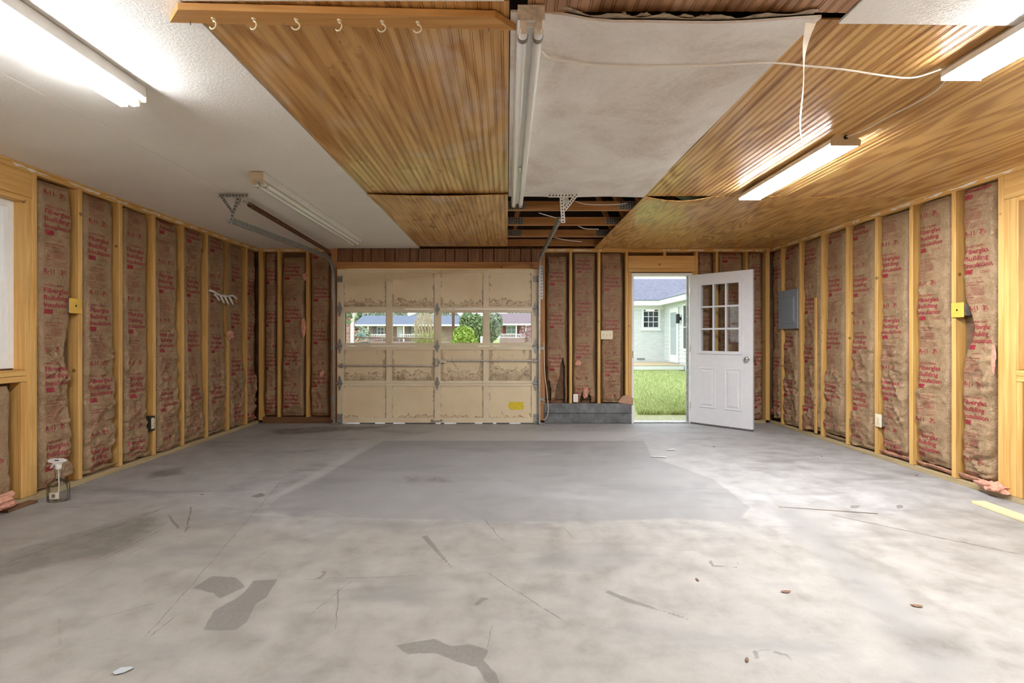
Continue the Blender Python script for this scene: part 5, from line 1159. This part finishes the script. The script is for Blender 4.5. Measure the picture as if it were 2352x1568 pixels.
# ---- white house seen through the entry door
def m_brick(name, brick, mortar, sc=4.5, bump=0.4):
    t = NT(name); tc = t.n('TexCoord'); sp_ = t.n('SeparateXYZ'); t.set(sp_.inputs[0], tc.outputs['Object'])
    cb_ = t.n('CombineXYZ', X=t.math('ADD', sp_.outputs['X'], sp_.outputs['Y']), Y=sp_.outputs['Z'])
    b = t.n('TexBrick'); t.set(b.inputs['Vector'], cb_.outputs[0]); b.inputs['Scale'].default_value = sc; b.inputs['Mortar Size'].default_value = 0.02
    t.set(b.inputs['Color1'], brick[0]); t.set(b.inputs['Color2'], brick[1]); t.set(b.inputs['Mortar'], mortar); b.inputs['Brick Width'].default_value = 0.9; b.inputs['Row Height'].default_value = 0.30
    t.bump(b.outputs['Fac'], -bump, 0.02); return t.fin(b.outputs['Color'], 0.8)
M['whitebrick'] = m_brick('white_painted_brick', ((0.66, 0.72, 0.72), (0.76, 0.81, 0.81)), (0.56, 0.62, 0.63)); M['redbrick'] = m_brick('red_brick', ((0.36, 0.16, 0.13), (0.46, 0.23, 0.19)), (0.50, 0.44, 0.42), 3.0)
M['redbrick2'] = m_brick('mauve_brick', ((0.34, 0.21, 0.20), (0.40, 0.26, 0.25)), (0.42, 0.36, 0.36), 3.0)
def m_shingle(name, a, b):
    t = NT(name); v = t.coord('Object', (3, 3, 7)); return t.fin(t.ramp(t.noise(v, 2.5, 5, 0.7), [(0.3, a), (0.7, b)]), 0.85)
M['shingle'] = m_shingle('slate_shingles', (0.11, 0.12, 0.17), (0.25, 0.26, 0.33)); M['shingleblue'] = m_shingle('blue_shingles', (0.12, 0.15, 0.22), (0.18, 0.22, 0.30)); M['shinglemauve'] = m_shingle('mauve_shingles', (0.20, 0.15, 0.17), (0.29, 0.22, 0.25))
M['exwhite'] = m_plain('white_exterior_paint', (0.84, 0.87, 0.88), 0.5, var=0.03); M['siding'] = m_plain('pale_siding', (0.70, 0.76, 0.76), 0.55, var=0.04)
M['darkglass'] = m_plain('dark_window_glass', (0.05, 0.06, 0.07), 0.08, var=0.3, scale=3); M['decking'] = m_lumber('deck_boards', 0, (0.72, 0.57, 0.36), (0.58, 0.44, 0.25)); M['blackmetal'] = m_plain('black_lantern_metal', (0.02, 0.02, 0.022), 0.4)
HY, HX, HE = 20.0, 6.60, 2.76                              # brick wall depth, siding wall x, eave height
hs = empty('white_house', (HX, HY, GZ)); tag(hs, 'white painted brick house with a dark shingle roof beyond the lawn', 'house')
G().box(-2.6, 0.0, 0.0, 0.2, 0.0, HE-0.05).mk('brick_wall', 'whitebrick', hs)
nb = 15; hb_ = (HE-0.28-0.02)/nb
for k in range(nb):                                        # lapped siding boards on the wing
    z = 0.30+k*hb_*0.98; G().prism([(0.0, z), (-0.022, z), (-0.006, z+hb_), (0.0, z+hb_)], -7.0, -0.10, 'xz').mk('siding_board', 'siding', hs) if k < nb else None
G().box(0.001, 0.20, -7.0, 0.2, 0.0, HE-0.05).mk('wing_wall', 'siding', hs)
# eaves, fascia, soffit
G().box(-2.9, -0.30, -0.42, -0.36, HE-0.20, HE+0.02).mk('fascia', 'exwhite', hs); G().box(-0.36, -0.30, -7.0, -0.36, HE-0.20, HE+0.02).mk('fascia', 'exwhite', hs)
G().box(-2.9, 0.0, -0.36, 0.0, HE-0.08, HE-0.05).mk('soffit', 'exwhite', hs); G().box(-0.30, 0.0, -7.0, -0.36, HE-0.08, HE-0.05).mk('soffit', 'exwhite', hs)
G().box(-2.6, -0.0, -0.04, -0.001, HE-0.36, HE-0.08).mk('frieze', 'exwhite', hs)
v, f = quad((-3.0, -0.45, HE), (-0.31, -0.45, HE), (3.6, 3.6, HE+1.36), (-3.0, 3.6, HE+1.36)); mk('roof_slope', v, f, 'shingle', hs)
v, f = quad((-0.38, -7.4, HE), (3.6, -7.4, HE+1.36), (3.6, 3.6, HE+1.36), (-0.38, -0.42, HE)); mk('roof_slope', v, f, 'shingle', hs)
def far_window(par, cx, cz, w, h, y, cols_, rows_, frame='exwhite', glass='darkglass', swap=False, bar=0.025):
    q = (lambda a0, a1, d0, d1, z0, z1: G().box(d0, d1, a0, a1, z0, z1)) if swap else (lambda a0, a1, d0, d1, z0, z1: G().box(a0, a1, d0, d1, z0, z1))
    t_ = 0.085; g0 = G()
    for (a0, a1, z0, z1) in ((cx-w/2, cx+w/2, cz+h/2-t_, cz+h/2), (cx-w/2, cx+w/2, cz-h/2, cz-h/2+t_), (cx-w/2, cx-w/2+t_, cz-h/2+t_, cz+h/2-t_), (cx+w/2-t_, cx+w/2, cz-h/2+t_, cz+h/2-t_)):
        k_ = q(a0, a1, y-0.05, y-0.002, z0, z1); g0.add(k_.v, k_.f)
    win = g0.mk('window', frame, par); W_, H_ = w-2*t_, h-2*t_
    for i in range(cols_):
        for j in range(rows_):
            a0 = cx-W_/2+W_*i/cols_+bar/2; z0 = cz-H_/2+H_*j/rows_+bar/2; q(a0, a0+W_/cols_-bar, y-0.022, y-0.012, z0, z0+H_/rows_-bar).mk('pane', glass, win)
    if cols_ > 1 or rows_ > 1:
        for i in range(1, cols_): q(cx-W_/2+W_*i/cols_-bar/2, cx-W_/2+W_*i/cols_+bar/2, y-0.03, y-0.005, cz-H_/2, cz+H_/2).mk('muntin', frame, win)
        for j in range(1, rows_): q(cx-W_/2, cx+W_/2, y-0.032, y-0.004, cz-H_/2+H_*j/rows_-bar/2, cz-H_/2+H_*j/rows_+bar/2).mk('muntin', frame, win)
    return win
hx = lambda px: (px-VX)*HY/FPX-HX
hz = lambda py: EYE-(py-VY)*HY/FPX-GZ
far_window(hs, hx(1494.5), hz(727), 0.78, 1.06, 0.0, 3, 4)
G().box(hx(1472), hx(1518), -0.07, -0.001, hz(759), hz(755.5)).mk('window_sill', 'exwhite', hs)
M['lampglow'] = m_emit('chandelier_glow', (1.0, 0.72, 0.42), 3.0)
G().tube([(hx(1483), -0.008, hz(712)), (hx(1502), -0.008, hz(712))], 0.035, 8).mk('chandelier', 'lampglow', hs)
G().box(hx(1463), hx(1481), -0.02, -0.001, hz(826), hz(822)).mk('vent', 'greypaint', hs)
# door, lantern and window on the siding wing (facing -x)
dz0 = hz(828)
dd = G().box(-0.06, -0.024, -1.78, -0.82, dz0, dz0+2.12).mk('wing_door_frame', 'exwhite', hs); G().box(-0.072, -0.061, -1.60, -0.98, dz0+0.30, dz0+1.95).mk('door_glass', m_plain('pale_door_glass', (0.42, 0.50, 0.52), 0.15), dd)
G().box(-0.07, -0.061, -1.66, -0.92, dz0+0.06, dz0+0.24).mk('kick_panel', 'exwhite', dd)
far_window(hs, -2.62, dz0+1.35, 0.75, 1.75, -0.02, 1, 2, swap=True)
ln = G().box(-0.20, -0.08, -2.06, -1.94, dz0+1.50, dz0+1.86, 0.02).mk('lantern', 'blackmetal', hs); G().box(-0.08, -0.02, -2.04, -1.96, dz0+1.62, dz0+1.74).mk('lantern_arm', 'blackmetal', ln)
# deck
dk = empty('deck', (0, 17.7, GZ)); tag(dk, 'low pale wooden deck against the white house', 'deck')
dtop = EYE-(838-VY)*17.7/FPX-GZ
for k in range(12): G().box(4.0, HX-0.03, k*0.19+0.004, k*0.19+0.186, dtop-0.03, dtop+0.001*(k % 2)).mk('deck_board', 'decking', dk)
G().box(4.0, HX-0.03, -0.03, -0.001, dtop-0.17, dtop-0.04).mk('edge_board', 'exwhite', dk); G().box(4.0, HX-0.03, -0.02, 0.02, 0.02, dtop-0.175).mk('skirt', 'decking', dk); 
for xq in (4.2, 5.2, 6.3): G().box(xq, xq+0.09, 0.1, 0.19, 0.0, dtop-0.031).mk('deck_post', 'decking', dk)

# ---- the street seen through the garage-door windows
def ranch(name, d, px0, px1, eave, ridge, floor_py, wallmat, roofmat, label, parts):
    o = empty(name, (on_depth((px0+px1)/2, VY, d)[0], d, GZ)); tag(o, label, 'house', 'houses across the street'); ox = o.location.x
    X = lambda px: on_depth(px, VY, d)[0]-ox
    Z = lambda py: on_depth(0, py, d)[2]-GZ
    ze, zf = Z(eave), Z(floor_py); zr = EYE-(ridge-VY)*(d+3.6)/FPX-GZ
    G().box(X(px0)+0.4, X(px1)-0.4, 2.0, 7.0, 0, ze).mk('wall', wallmat, o)
    for s in (0, 1):
        y0, y1 = (-0.1, 3.6) if s == 0 else (7.3, 3.6)
        v, f = quad((X(px0), y0, ze), (X(px1), y0, ze), (X(px1), y1, zr), (X(px0), y1, zr)); mk('roof_slope', v, f, roofmat, o)
    G().box(X(px0), X(px1), -0.16, -0.1, ze-0.16, ze+0.04).mk('fascia', 'exwhite', o); G().box(X(px0), X(px1), -0.1, 2.0, ze-0.10, ze-0.06).mk('porch_ceiling', 'exwhite', o)
    for xg in (X(px0)+0.41, X(px1)-0.43): G().prism([(-0.1, ze), (7.3, ze), (3.6, zr-0.05)], xg, xg+0.02, 'yz').mk('gable', 'exwhite', o)
    G().box(X(px0)+0.4, X(px1)-0.4, 0.0, 2.0, 0.0, zf).mk('porch_floor', wallmat, o)
    for kind, *a in parts:
        if kind == 'win': far_window(o, X((a[0]+a[1])/2), Z((a[2]+a[3])/2), X(a[1])-X(a[0]), Z(a[2])-Z(a[3]), 2.0, a[4] if len(a) > 4 else 2, 2, glass=a[5] if len(a) > 5 else 'darkglass', bar=0.05)
        if kind == 'shutter': G().box(X(a[0]), X(a[1]), 1.93, 1.99, Z(a[3]), Z(a[2])).mk('shutter', a[4], o)
        if kind == 'door': G().box(X(a[0]), X(a[1]), 1.9, 1.99, Z(a[3]), Z(a[2])).mk('front_door', 'exwhite', o)
        if kind == 'post': G().box(X(a[0])-0.07, X(a[0])+0.07, 0.02, 0.16, zf, ze-0.1).mk('porch_post', 'exwhite', o)
        if kind == 'rail':
            x0, x1, zt, zb = X(a[0]), X(a[1]), Z(a[2]), Z(a[3]); r = G().box(x0, x1, 0.05, 0.13, zt-0.08, zt).box(x0, x1, 0.05, 0.13, zb, zb+0.08).mk('railing', 'exwhite', o)
            n = int((x1-x0)/0.20)
            for k in range(n): G().box(x0+(x1-x0)*(k+0.5)/n-0.03, x0+(x1-x0)*(k+0.5)/n+0.03, 0.07, 0.11, zb+0.08, zt-0.08).mk('baluster', 'exwhite', r)
    return o
ranch('ranch_house', 55.0, 812, 1056, 745.5, 725, 784, 'redbrick2', 'shingleblue', 'ranch house with a blue-grey roof and white porch behind the pampas grass',
      [('win', 855, 873, 749, 770), ('win', 938, 948, 749, 766), ('door', 903, 916, 749, 779), ('shutter', 846, 855, 749, 768, 'shingleblue'), ('shutter', 931, 938, 749, 768, 'shingleblue'), ('post', 845), ('post', 899), ('post', 927), ('post', 1000), ('rail', 846, 898, 767, 775), ('rail', 917, 1000, 767, 776)])
M['shutterred'] = m_plain('dark_red_shutter', (0.22, 0.05, 0.06), 0.6); M['teal'] = m_plain('teal_curtain_glass', (0.24, 0.38, 0.38), 0.2, var=0.3)
ranch('porch_house', 58.0, 1140, 1290, 744, 720, 776, 'redbrick2', 'shinglemauve', 'brick house with a mauve roof and white porch railing behind the trees',
      [('win', 1163, 1186, 747, 766, 2, 'teal'), ('shutter', 1155, 1162, 747, 766, 'shutterred'), ('shutter', 1187, 1194, 747, 766, 'shutterred'), ('post', 1139.5), ('post', 1186), ('post', 1208), ('rail', 1140, 1208, 766.5, 775.5)])
# brick corner of the neighbouring house with its white downspout
nx = on_depth(815, VY, 13.3)[0]+0.06
nh = empty('brick_building', (nx, 13.0, GZ)); tag(nh, 'red brick building corner with a white downspout outside the garage door', 'building')
G().box(-1.6, -0.06, 0.0, 0.30, 0.0, 3.0).mk('brick_wall', 'redbrick', nh); G().box(-1.7, 0.03, -0.05, 0.36, 3.0, 3.2).mk('eave', 'exwhite', nh)
G().tube([(-0.02, -0.06, 0.0), (-0.02, -0.06, 1.66), (0.02, -0.10, 1.78), (0.10, -0.16, 1.90), (0.12, -0.16, 3.0)], 0.045, 8).mk('downspout', 'exwhite', nh)
# fence rails
def pipe(P, label): tag(G().tube(P, 0.022, 6).mk('fence_rail', m_plain('rusty_pipe', (0.26, 0.17, 0.15), 0.6, 0.3, 0.3), None), label, 'fence rail', 'pipe fence rails')
pipe([on_depth(780, 774, 14.6), on_depth(830, 774.5, 14.6), on_depth(1010, 777, 14.6)], 'level rusty fence pipe in front of the bent person')
pipe([on_depth(812, 787, 17.0), on_depth(885, 777.5, 24.0), on_depth(950, 776.5, 24.5)], 'slanting rusty fence pipe rising behind the level one')
for px, d in ((917, 24.0), (878, 24.0)):
    p = on_depth(px, 777, d); tag(G().tube([(p[0], d, GZ), (p[0], d, p[2])], 0.02, 6).mk('fence_post', 'galvdull'), 'thin fence post %s' % ('under the white front door of the ranch house' if px == 917 else 'to the bent person side of the ranch front door'), 'fence post', 'fence posts')
p = on_depth(1107, 772, 26.0); tag(G().tube([(p[0], 26, GZ), (p[0], 26, p[2])], 0.09, 8).mk('fence_post', 'exwhite'), 'thick pale fence post beside the bright green shrub', 'fence post', 'fence posts')
p = on_depth(1041, 720, 48.0); tag(G().tube([(p[0], 48, GZ), (p[0], 48, 9.0)], 0.14, 8).mk('utility_pole', m_plain('dark_pole', (0.12, 0.06, 0.045), 0.8)), 'dark wooden utility pole above the bright green shrub', 'pole')
# foliage
def foliage(name, n, shells, leaf, mat, seed, trunk=None, label='', cat='tree', group=None, base=(0, 0, 0)):
    r = np.random.RandomState(seed); o = empty(name, base); tag(o, label, cat, group)
    P = []
    w = np.array([s[3]*s[4]*s[5] for s in shells])**0.6; w = (w/w.sum()*n).astype(int)
    for (cx, cy, cz, rx, ry, rz_), k in zip(shells, w):
        q = r.randn(k, 3); q /= np.linalg.norm(q, axis=1)[:, None]; q *= (0.55+0.5*r.rand(k)**0.6)[:, None]; P.append(q*np.array([rx, ry, rz_])+np.array([cx, cy, cz]))
    P = np.concatenate(P); k = len(P); a = r.randn(k, 3); a /= np.linalg.norm(a, axis=1)[:, None]; b = np.cross(a, r.randn(k, 3)); b /= np.linalg.norm(b, axis=1)[:, None]
    s = leaf*(0.5+r.rand(k))[:, None]; V = np.stack([P-a*s, P+b*s*0.45, P+a*s, P-b*s*0.45], 1).reshape(-1, 3)
    me = np_mesh('crown', V, np.arange(4*k).reshape(-1, 4), mat, False); c = link(bpy.data.objects.new('crown', me), o)
    if trunk: G().tube(trunk[0], trunk[1], 8).mk('trunk', m_plain('bark', (0.12, 0.09, 0.07), 0.9, var=0.3), o, smooth=True)
    return o
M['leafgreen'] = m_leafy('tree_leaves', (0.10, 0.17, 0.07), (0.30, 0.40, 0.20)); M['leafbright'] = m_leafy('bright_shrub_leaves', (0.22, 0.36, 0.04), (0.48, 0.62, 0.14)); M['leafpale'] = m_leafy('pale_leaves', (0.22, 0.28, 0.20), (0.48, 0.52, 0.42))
M['plume'] = m_leafy('pampas_plumes', (0.62, 0.50, 0.36), (0.85, 0.76, 0.62)); M['pampas'] = m_leafy('pampas_blades', (0.26, 0.32, 0.10), (0.66, 0.60, 0.34)); M['leafpink'] = m_leafy('pink_twigs', (0.42, 0.22, 0.26), (0.62, 0.40, 0.44))
def W3(px, py, d): return on_depth(px, py, d)
def tree(px, d, base_py, top_py, wpx, mat, seed, label, n=5000, leaf=0.16, name='tree', cat='tree', group='trees across the street'):
    x = W3(px, 776, d)[0]; zt = W3(px, top_py, d)[2]; rw = wpx*d/FPX/2; r = random.Random(seed); H = zt-GZ
    sh = [(0, 0, H*0.58, rw*0.85, rw*0.85, H*0.34)]+[(r.uniform(-.7, .7)*rw, r.uniform(-.6, .6)*rw, H*r.uniform(.35, .82), rw*.5, rw*.5, H*.2) for _ in range(7)]
    return foliage(name, n, sh, leaf, mat, seed, ([(0, 0, 0), (0.05, 0, H*0.35), (0.0, 0, H*0.65)], [0.16, 0.12, 0.05]), label, cat, group, (x, d, GZ))
tree(1092, 42.0, 790, 714, 74, 'leafgreen', 3, 'dense green tree between the two houses across the street', 9000)
tree(1128, 46.0, 790, 712, 46, 'leafpale', 4, 'pale green tree next to the brick porch house', 5000)
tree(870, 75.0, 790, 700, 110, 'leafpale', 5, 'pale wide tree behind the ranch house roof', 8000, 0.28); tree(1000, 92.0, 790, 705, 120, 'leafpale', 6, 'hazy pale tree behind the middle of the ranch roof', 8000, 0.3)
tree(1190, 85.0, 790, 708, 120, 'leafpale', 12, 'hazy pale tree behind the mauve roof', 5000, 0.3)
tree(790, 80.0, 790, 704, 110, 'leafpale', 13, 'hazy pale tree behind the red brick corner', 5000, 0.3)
tree(1068, 20.0, 790, 751, 62, 'leafbright', 7, 'bright yellow-green shrub beside the pampas grass', 9000, 0.07, 'shrub', 'shrub', None)
tree(832, 40.0, 790, 746, 34, 'leafpale', 8, 'small loose bush beside the white downspout', 1800, 0.12, 'shrub', 'shrub', None)
tree(1208, 50.0, 790, 738, 34, 'leafpink', 9, 'bare pinkish shrub in front of the brick porch house', 420, 0.10, 'shrub', 'shrub', None)
xb_ = W3(796, 776, 9.0)
foliage('leafy_branch', 60, [(0, 0, 0, 0.09, 0.12, 0.11)], 0.05, 'leafgreen', 21, ([(-0.40, 0, -1.56), (-0.36, 0, -0.4), (-0.28, 0, 0.18), (-0.1, 0, 0.06), (0.05, 0, -0.05)], [0.03, 0.025, 0.02, 0.012, 0.006]), 'leafy branch hanging in front of the red brick corner', 'branch', None, W3(797, 730, 9.0))
# pampas grass: arching blades and tall plumes
pg = empty('pampas_grass', (W3(985, 776, 16.0)[0], 16.0, GZ)); tag(pg, 'large pampas grass clump with pale feathery plumes', 'plant')
r = np.random.RandomState(5); V = []; F = []
for k in range(900):
    a = r.rand()*6.28; R = 0.25+0.75*r.rand(); H = 1.5+0.5*r.rand()-0.3*R; b0 = len(V); w = 0.010
    for j in range(6):
        t = j/5; x = math.cos(a)*(0.15+R*t**1.6); y = math.sin(a)*(0.15+R*t**1.6)*0.9; z = H*(1.9*t-0.95*t*t*(1+0.25*R)); V += [(x-w*(1-t)*math.sin(a), y+w*(1-t)*math.cos(a), z), (x+w*(1-t)*math.sin(a), y-w*(1-t)*math.cos(a), z)]
    F += [(b0+2*j, b0+2*j+1, b0+2*j+3, b0+2*j+2) for j in range(5)]
link(bpy.data.objects.new('blade_tuft', np_mesh('blade_tuft', np.array(V), np.array(F), 'pampas', False)), pg).data.name = 'blade_tuft'
for k, (px, top) in enumerate(((960, 722), (968, 717), (976, 716), (983, 714), (990, 721), (998, 716), (1003, 726), (955, 735))):
    bx_ = W3(px, 776, 16.0)[0]-pg.location.x; zt = W3(px, top, 16.0)[2]-GZ; rr_ = np.random.RandomState(k); V = []; n = 260
    for q in range(n):
        t = rr_.rand(); z = zt-0.55*t; rad = 0.040*math.sin(PI*min(1, t*0.9+0.08)); a = rr_.rand()*6.28; x, y = bx_+rad*math.cos(a)*rr_.rand(), rad*math.sin(a)*rr_.rand(); V += [(x, y, z), (x+0.012*math.cos(a), y+0.012*math.sin(a), z-0.05), (x+0.03*math.cos(a), y+0.03*math.sin(a), z+0.02)]
    pl_ = link(bpy.data.objects.new('plume', np_mesh('plume', np.array(V), np.arange(3*n).reshape(-1, 3), 'plume', False)), pg)
    G().tube([(bx_*0.4, 0, 0.2), (bx_, 0, zt-0.1)], 0.008, 5).mk('stalk', 'plume', pl_)

# ---- person bending over beyond the fence
def person():
    d = 20.0; x0 = W3(841, 776, d)[0]; root = empty('person', (x0, d, GZ)); tag(root, 'person in a grey-green shirt and blue jeans bending over beyond the fence', 'person')
    # joints (local, metres): bends towards -x
    J = {'pelvis': (0, 0, 1.00), 'waist': (-0.03, 0, 1.16), 'chest': (-0.17, 0, 1.36), 'neck': (-0.28, 0, 1.47), 'headbase': (-0.33, 0, 1.50), 'head': (-0.40, 0, 1.53),
         'shl': (-0.21, -0.19, 1.40), 'ell': (-0.28, -0.24, 1.14), 'wrl': (-0.46, -0.18, 1.00), 'shr': (-0.21, 0.19, 1.40), 'elr': (-0.26, 0.24, 1.13), 'wrr': (-0.44, 0.18, 0.98),
         'hl': (0.0, -0.10, 0.94), 'kl': (-0.08, -0.12, 0.53), 'al': (0.02, -0.12, 0.10), 'tl': (-0.14, -0.12, 0.05), 'hr': (0.0, 0.10, 0.94), 'kr': (-0.02, 0.12, 0.52), 'ar': (0.10, 0.12, 0.10), 'tr': (-0.06, 0.12, 0.05)}
    def skin(nm, edges, rad, mat, par=root):
        names = []
        for e in edges:
            for q in e:
                if q not in names: names.append(q)
        me = bpy.data.meshes.new(nm); me.from_pydata([J[q] for q in names], [(names.index(a), names.index(b)) for a, b in edges], []); o = bpy.data.objects.new(nm, me); link(o, par)
        o.modifiers.new('skin', 'SKIN'); sl = o.data.skin_vertices[0].data
        for i, q in enumerate(names): sl[i].radius = rad[q] if isinstance(rad[q], tuple) else (rad[q], rad[q]); sl[i].use_root = (i == 0)
        s_ = o.modifiers.new('sub', 'SUBSURF'); s_.levels = 2; s_.render_levels = 2
        dg = bpy.context.evaluated_depsgraph_get(); dg.update(); me2 = bpy.data.meshes.new_from_object(o.evaluated_get(dg)); o.modifiers.clear(); o.data = me2; me2.materials.clear(); me2.materials.append(mat); me2.polygons.foreach_set('use_smooth', [True]*len(me2.polygons)); return o
    skinm = m_plain('skin', (0.56, 0.32, 0.24), 0.6); shirt = m_plain('grey_green_shirt', (0.17, 0.24, 0.21), 0.85, var=0.15); jeans = m_plain('blue_jeans', (0.07, 0.13, 0.28), 0.85, var=0.15)
    E = [('pelvis', 'waist'), ('waist', 'chest'), ('chest', 'neck'), ('neck', 'headbase'), ('headbase', 'head'), ('chest', 'shl'), ('shl', 'ell'), ('ell', 'wrl'), ('chest', 'shr'), ('shr', 'elr'), ('elr', 'wrr'), ('pelvis', 'hl'), ('hl', 'kl'), ('kl', 'al'), ('al', 'tl'), ('pelvis', 'hr'), ('hr', 'kr'), ('kr', 'ar'), ('ar', 'tr')]
    R = dict(pelvis=.13, waist=.13, chest=.15, neck=.06, headbase=.065, head=.09, shl=.07, ell=.045, wrl=.032, shr=.07, elr=.045, wrr=.032, hl=.095, kl=.06, al=.04, tl=.035, hr=.095, kr=.06, ar=.04, tr=.035)
    body = skin('body', E, R, skinm)
    up = {k: v*1.13 for k, v in R.items()}
    J['slv_l'] = (-0.25, -0.22, 1.24); J['slv_r'] = (-0.24, 0.22, 1.24); up['slv_l'] = up['slv_r'] = 0.066
    skin('shirt', [('pelvis', 'waist'), ('waist', 'chest'), ('chest', 'neck'), ('chest', 'shl'), ('shl', 'slv_l'), ('chest', 'shr'), ('shr', 'slv_r')], {**up, 'pelvis': .145, 'neck': .07}, shirt)
    skin('jeans', [('pelvis', 'hl'), ('hl', 'kl'), ('kl', 'al'), ('pelvis', 'hr'), ('hr', 'kr'), ('kr', 'ar')], {**up, 'pelvis': .142, 'al': .06, 'ar': .06}, jeans)
    G().lathe([(0.02, -0.11), (0.075, -0.085), (0.098, -0.02), (0.098, 0.04), (0.075, 0.09), (0.03, 0.108)], 14).mk('head', skinm, root, (-0.40, 0, 1.53), smooth=True, rot=(0, 0.9, 0))
    hr = G().lathe([(0.104, -0.02), (0.106, 0.03), (0.086, 0.09), (0.035, 0.118)], 14).mk('hair', m_plain('dark_brown_hair', (0.05, 0.03, 0.02), 0.8), root, (-0.385, 0, 1.545), smooth=True, rot=(0, -0.5, 0))
    for sy, wq in ((-1, 'wrl'), (1, 'wrr')):                # hands: palm, four fingers, thumb
        h = empty('hand', J[wq], 0, root); G().box(-0.085, 0.0, -0.040, 0.040, -0.030, 0.0, 0.010).mk('palm', skinm, h)
        for q, L_ in enumerate((0.065, 0.075, 0.072, 0.055)): yq = -0.030+q*0.020; G().tube([(-0.080, yq, -0.014), (-0.080-L_*0.55, yq, -0.026), (-0.080-L_*0.8, yq, -0.055)], [0.009, 0.008, 0.007], 6).mk('finger', skinm, h)
        G().tube([(-0.03, -sy*0.038, -0.014), (-0.06, -sy*0.062, -0.03), (-0.085, -sy*0.060, -0.045)], [0.011, 0.010, 0.008], 6).mk('thumb', skinm, h)
    for q in ('al', 'ar'):
        a = J[q]; G().box(a[0]-0.20, a[0]+0.07, a[1]-0.05, a[1]+0.05, 0.0, 0.09, 0.025).mk('shoe', 'grime', root)
person()
p = on_depth(783, 774, 14.6); tag(G().tube([(p[0], 14.6, GZ), (p[0], 14.6, p[2]+0.02)], 0.026, 8).mk('fence_post', 'galvdull'), 'fence post at the end of the level rusty pipe by the brick corner', 'fence post', 'fence posts')
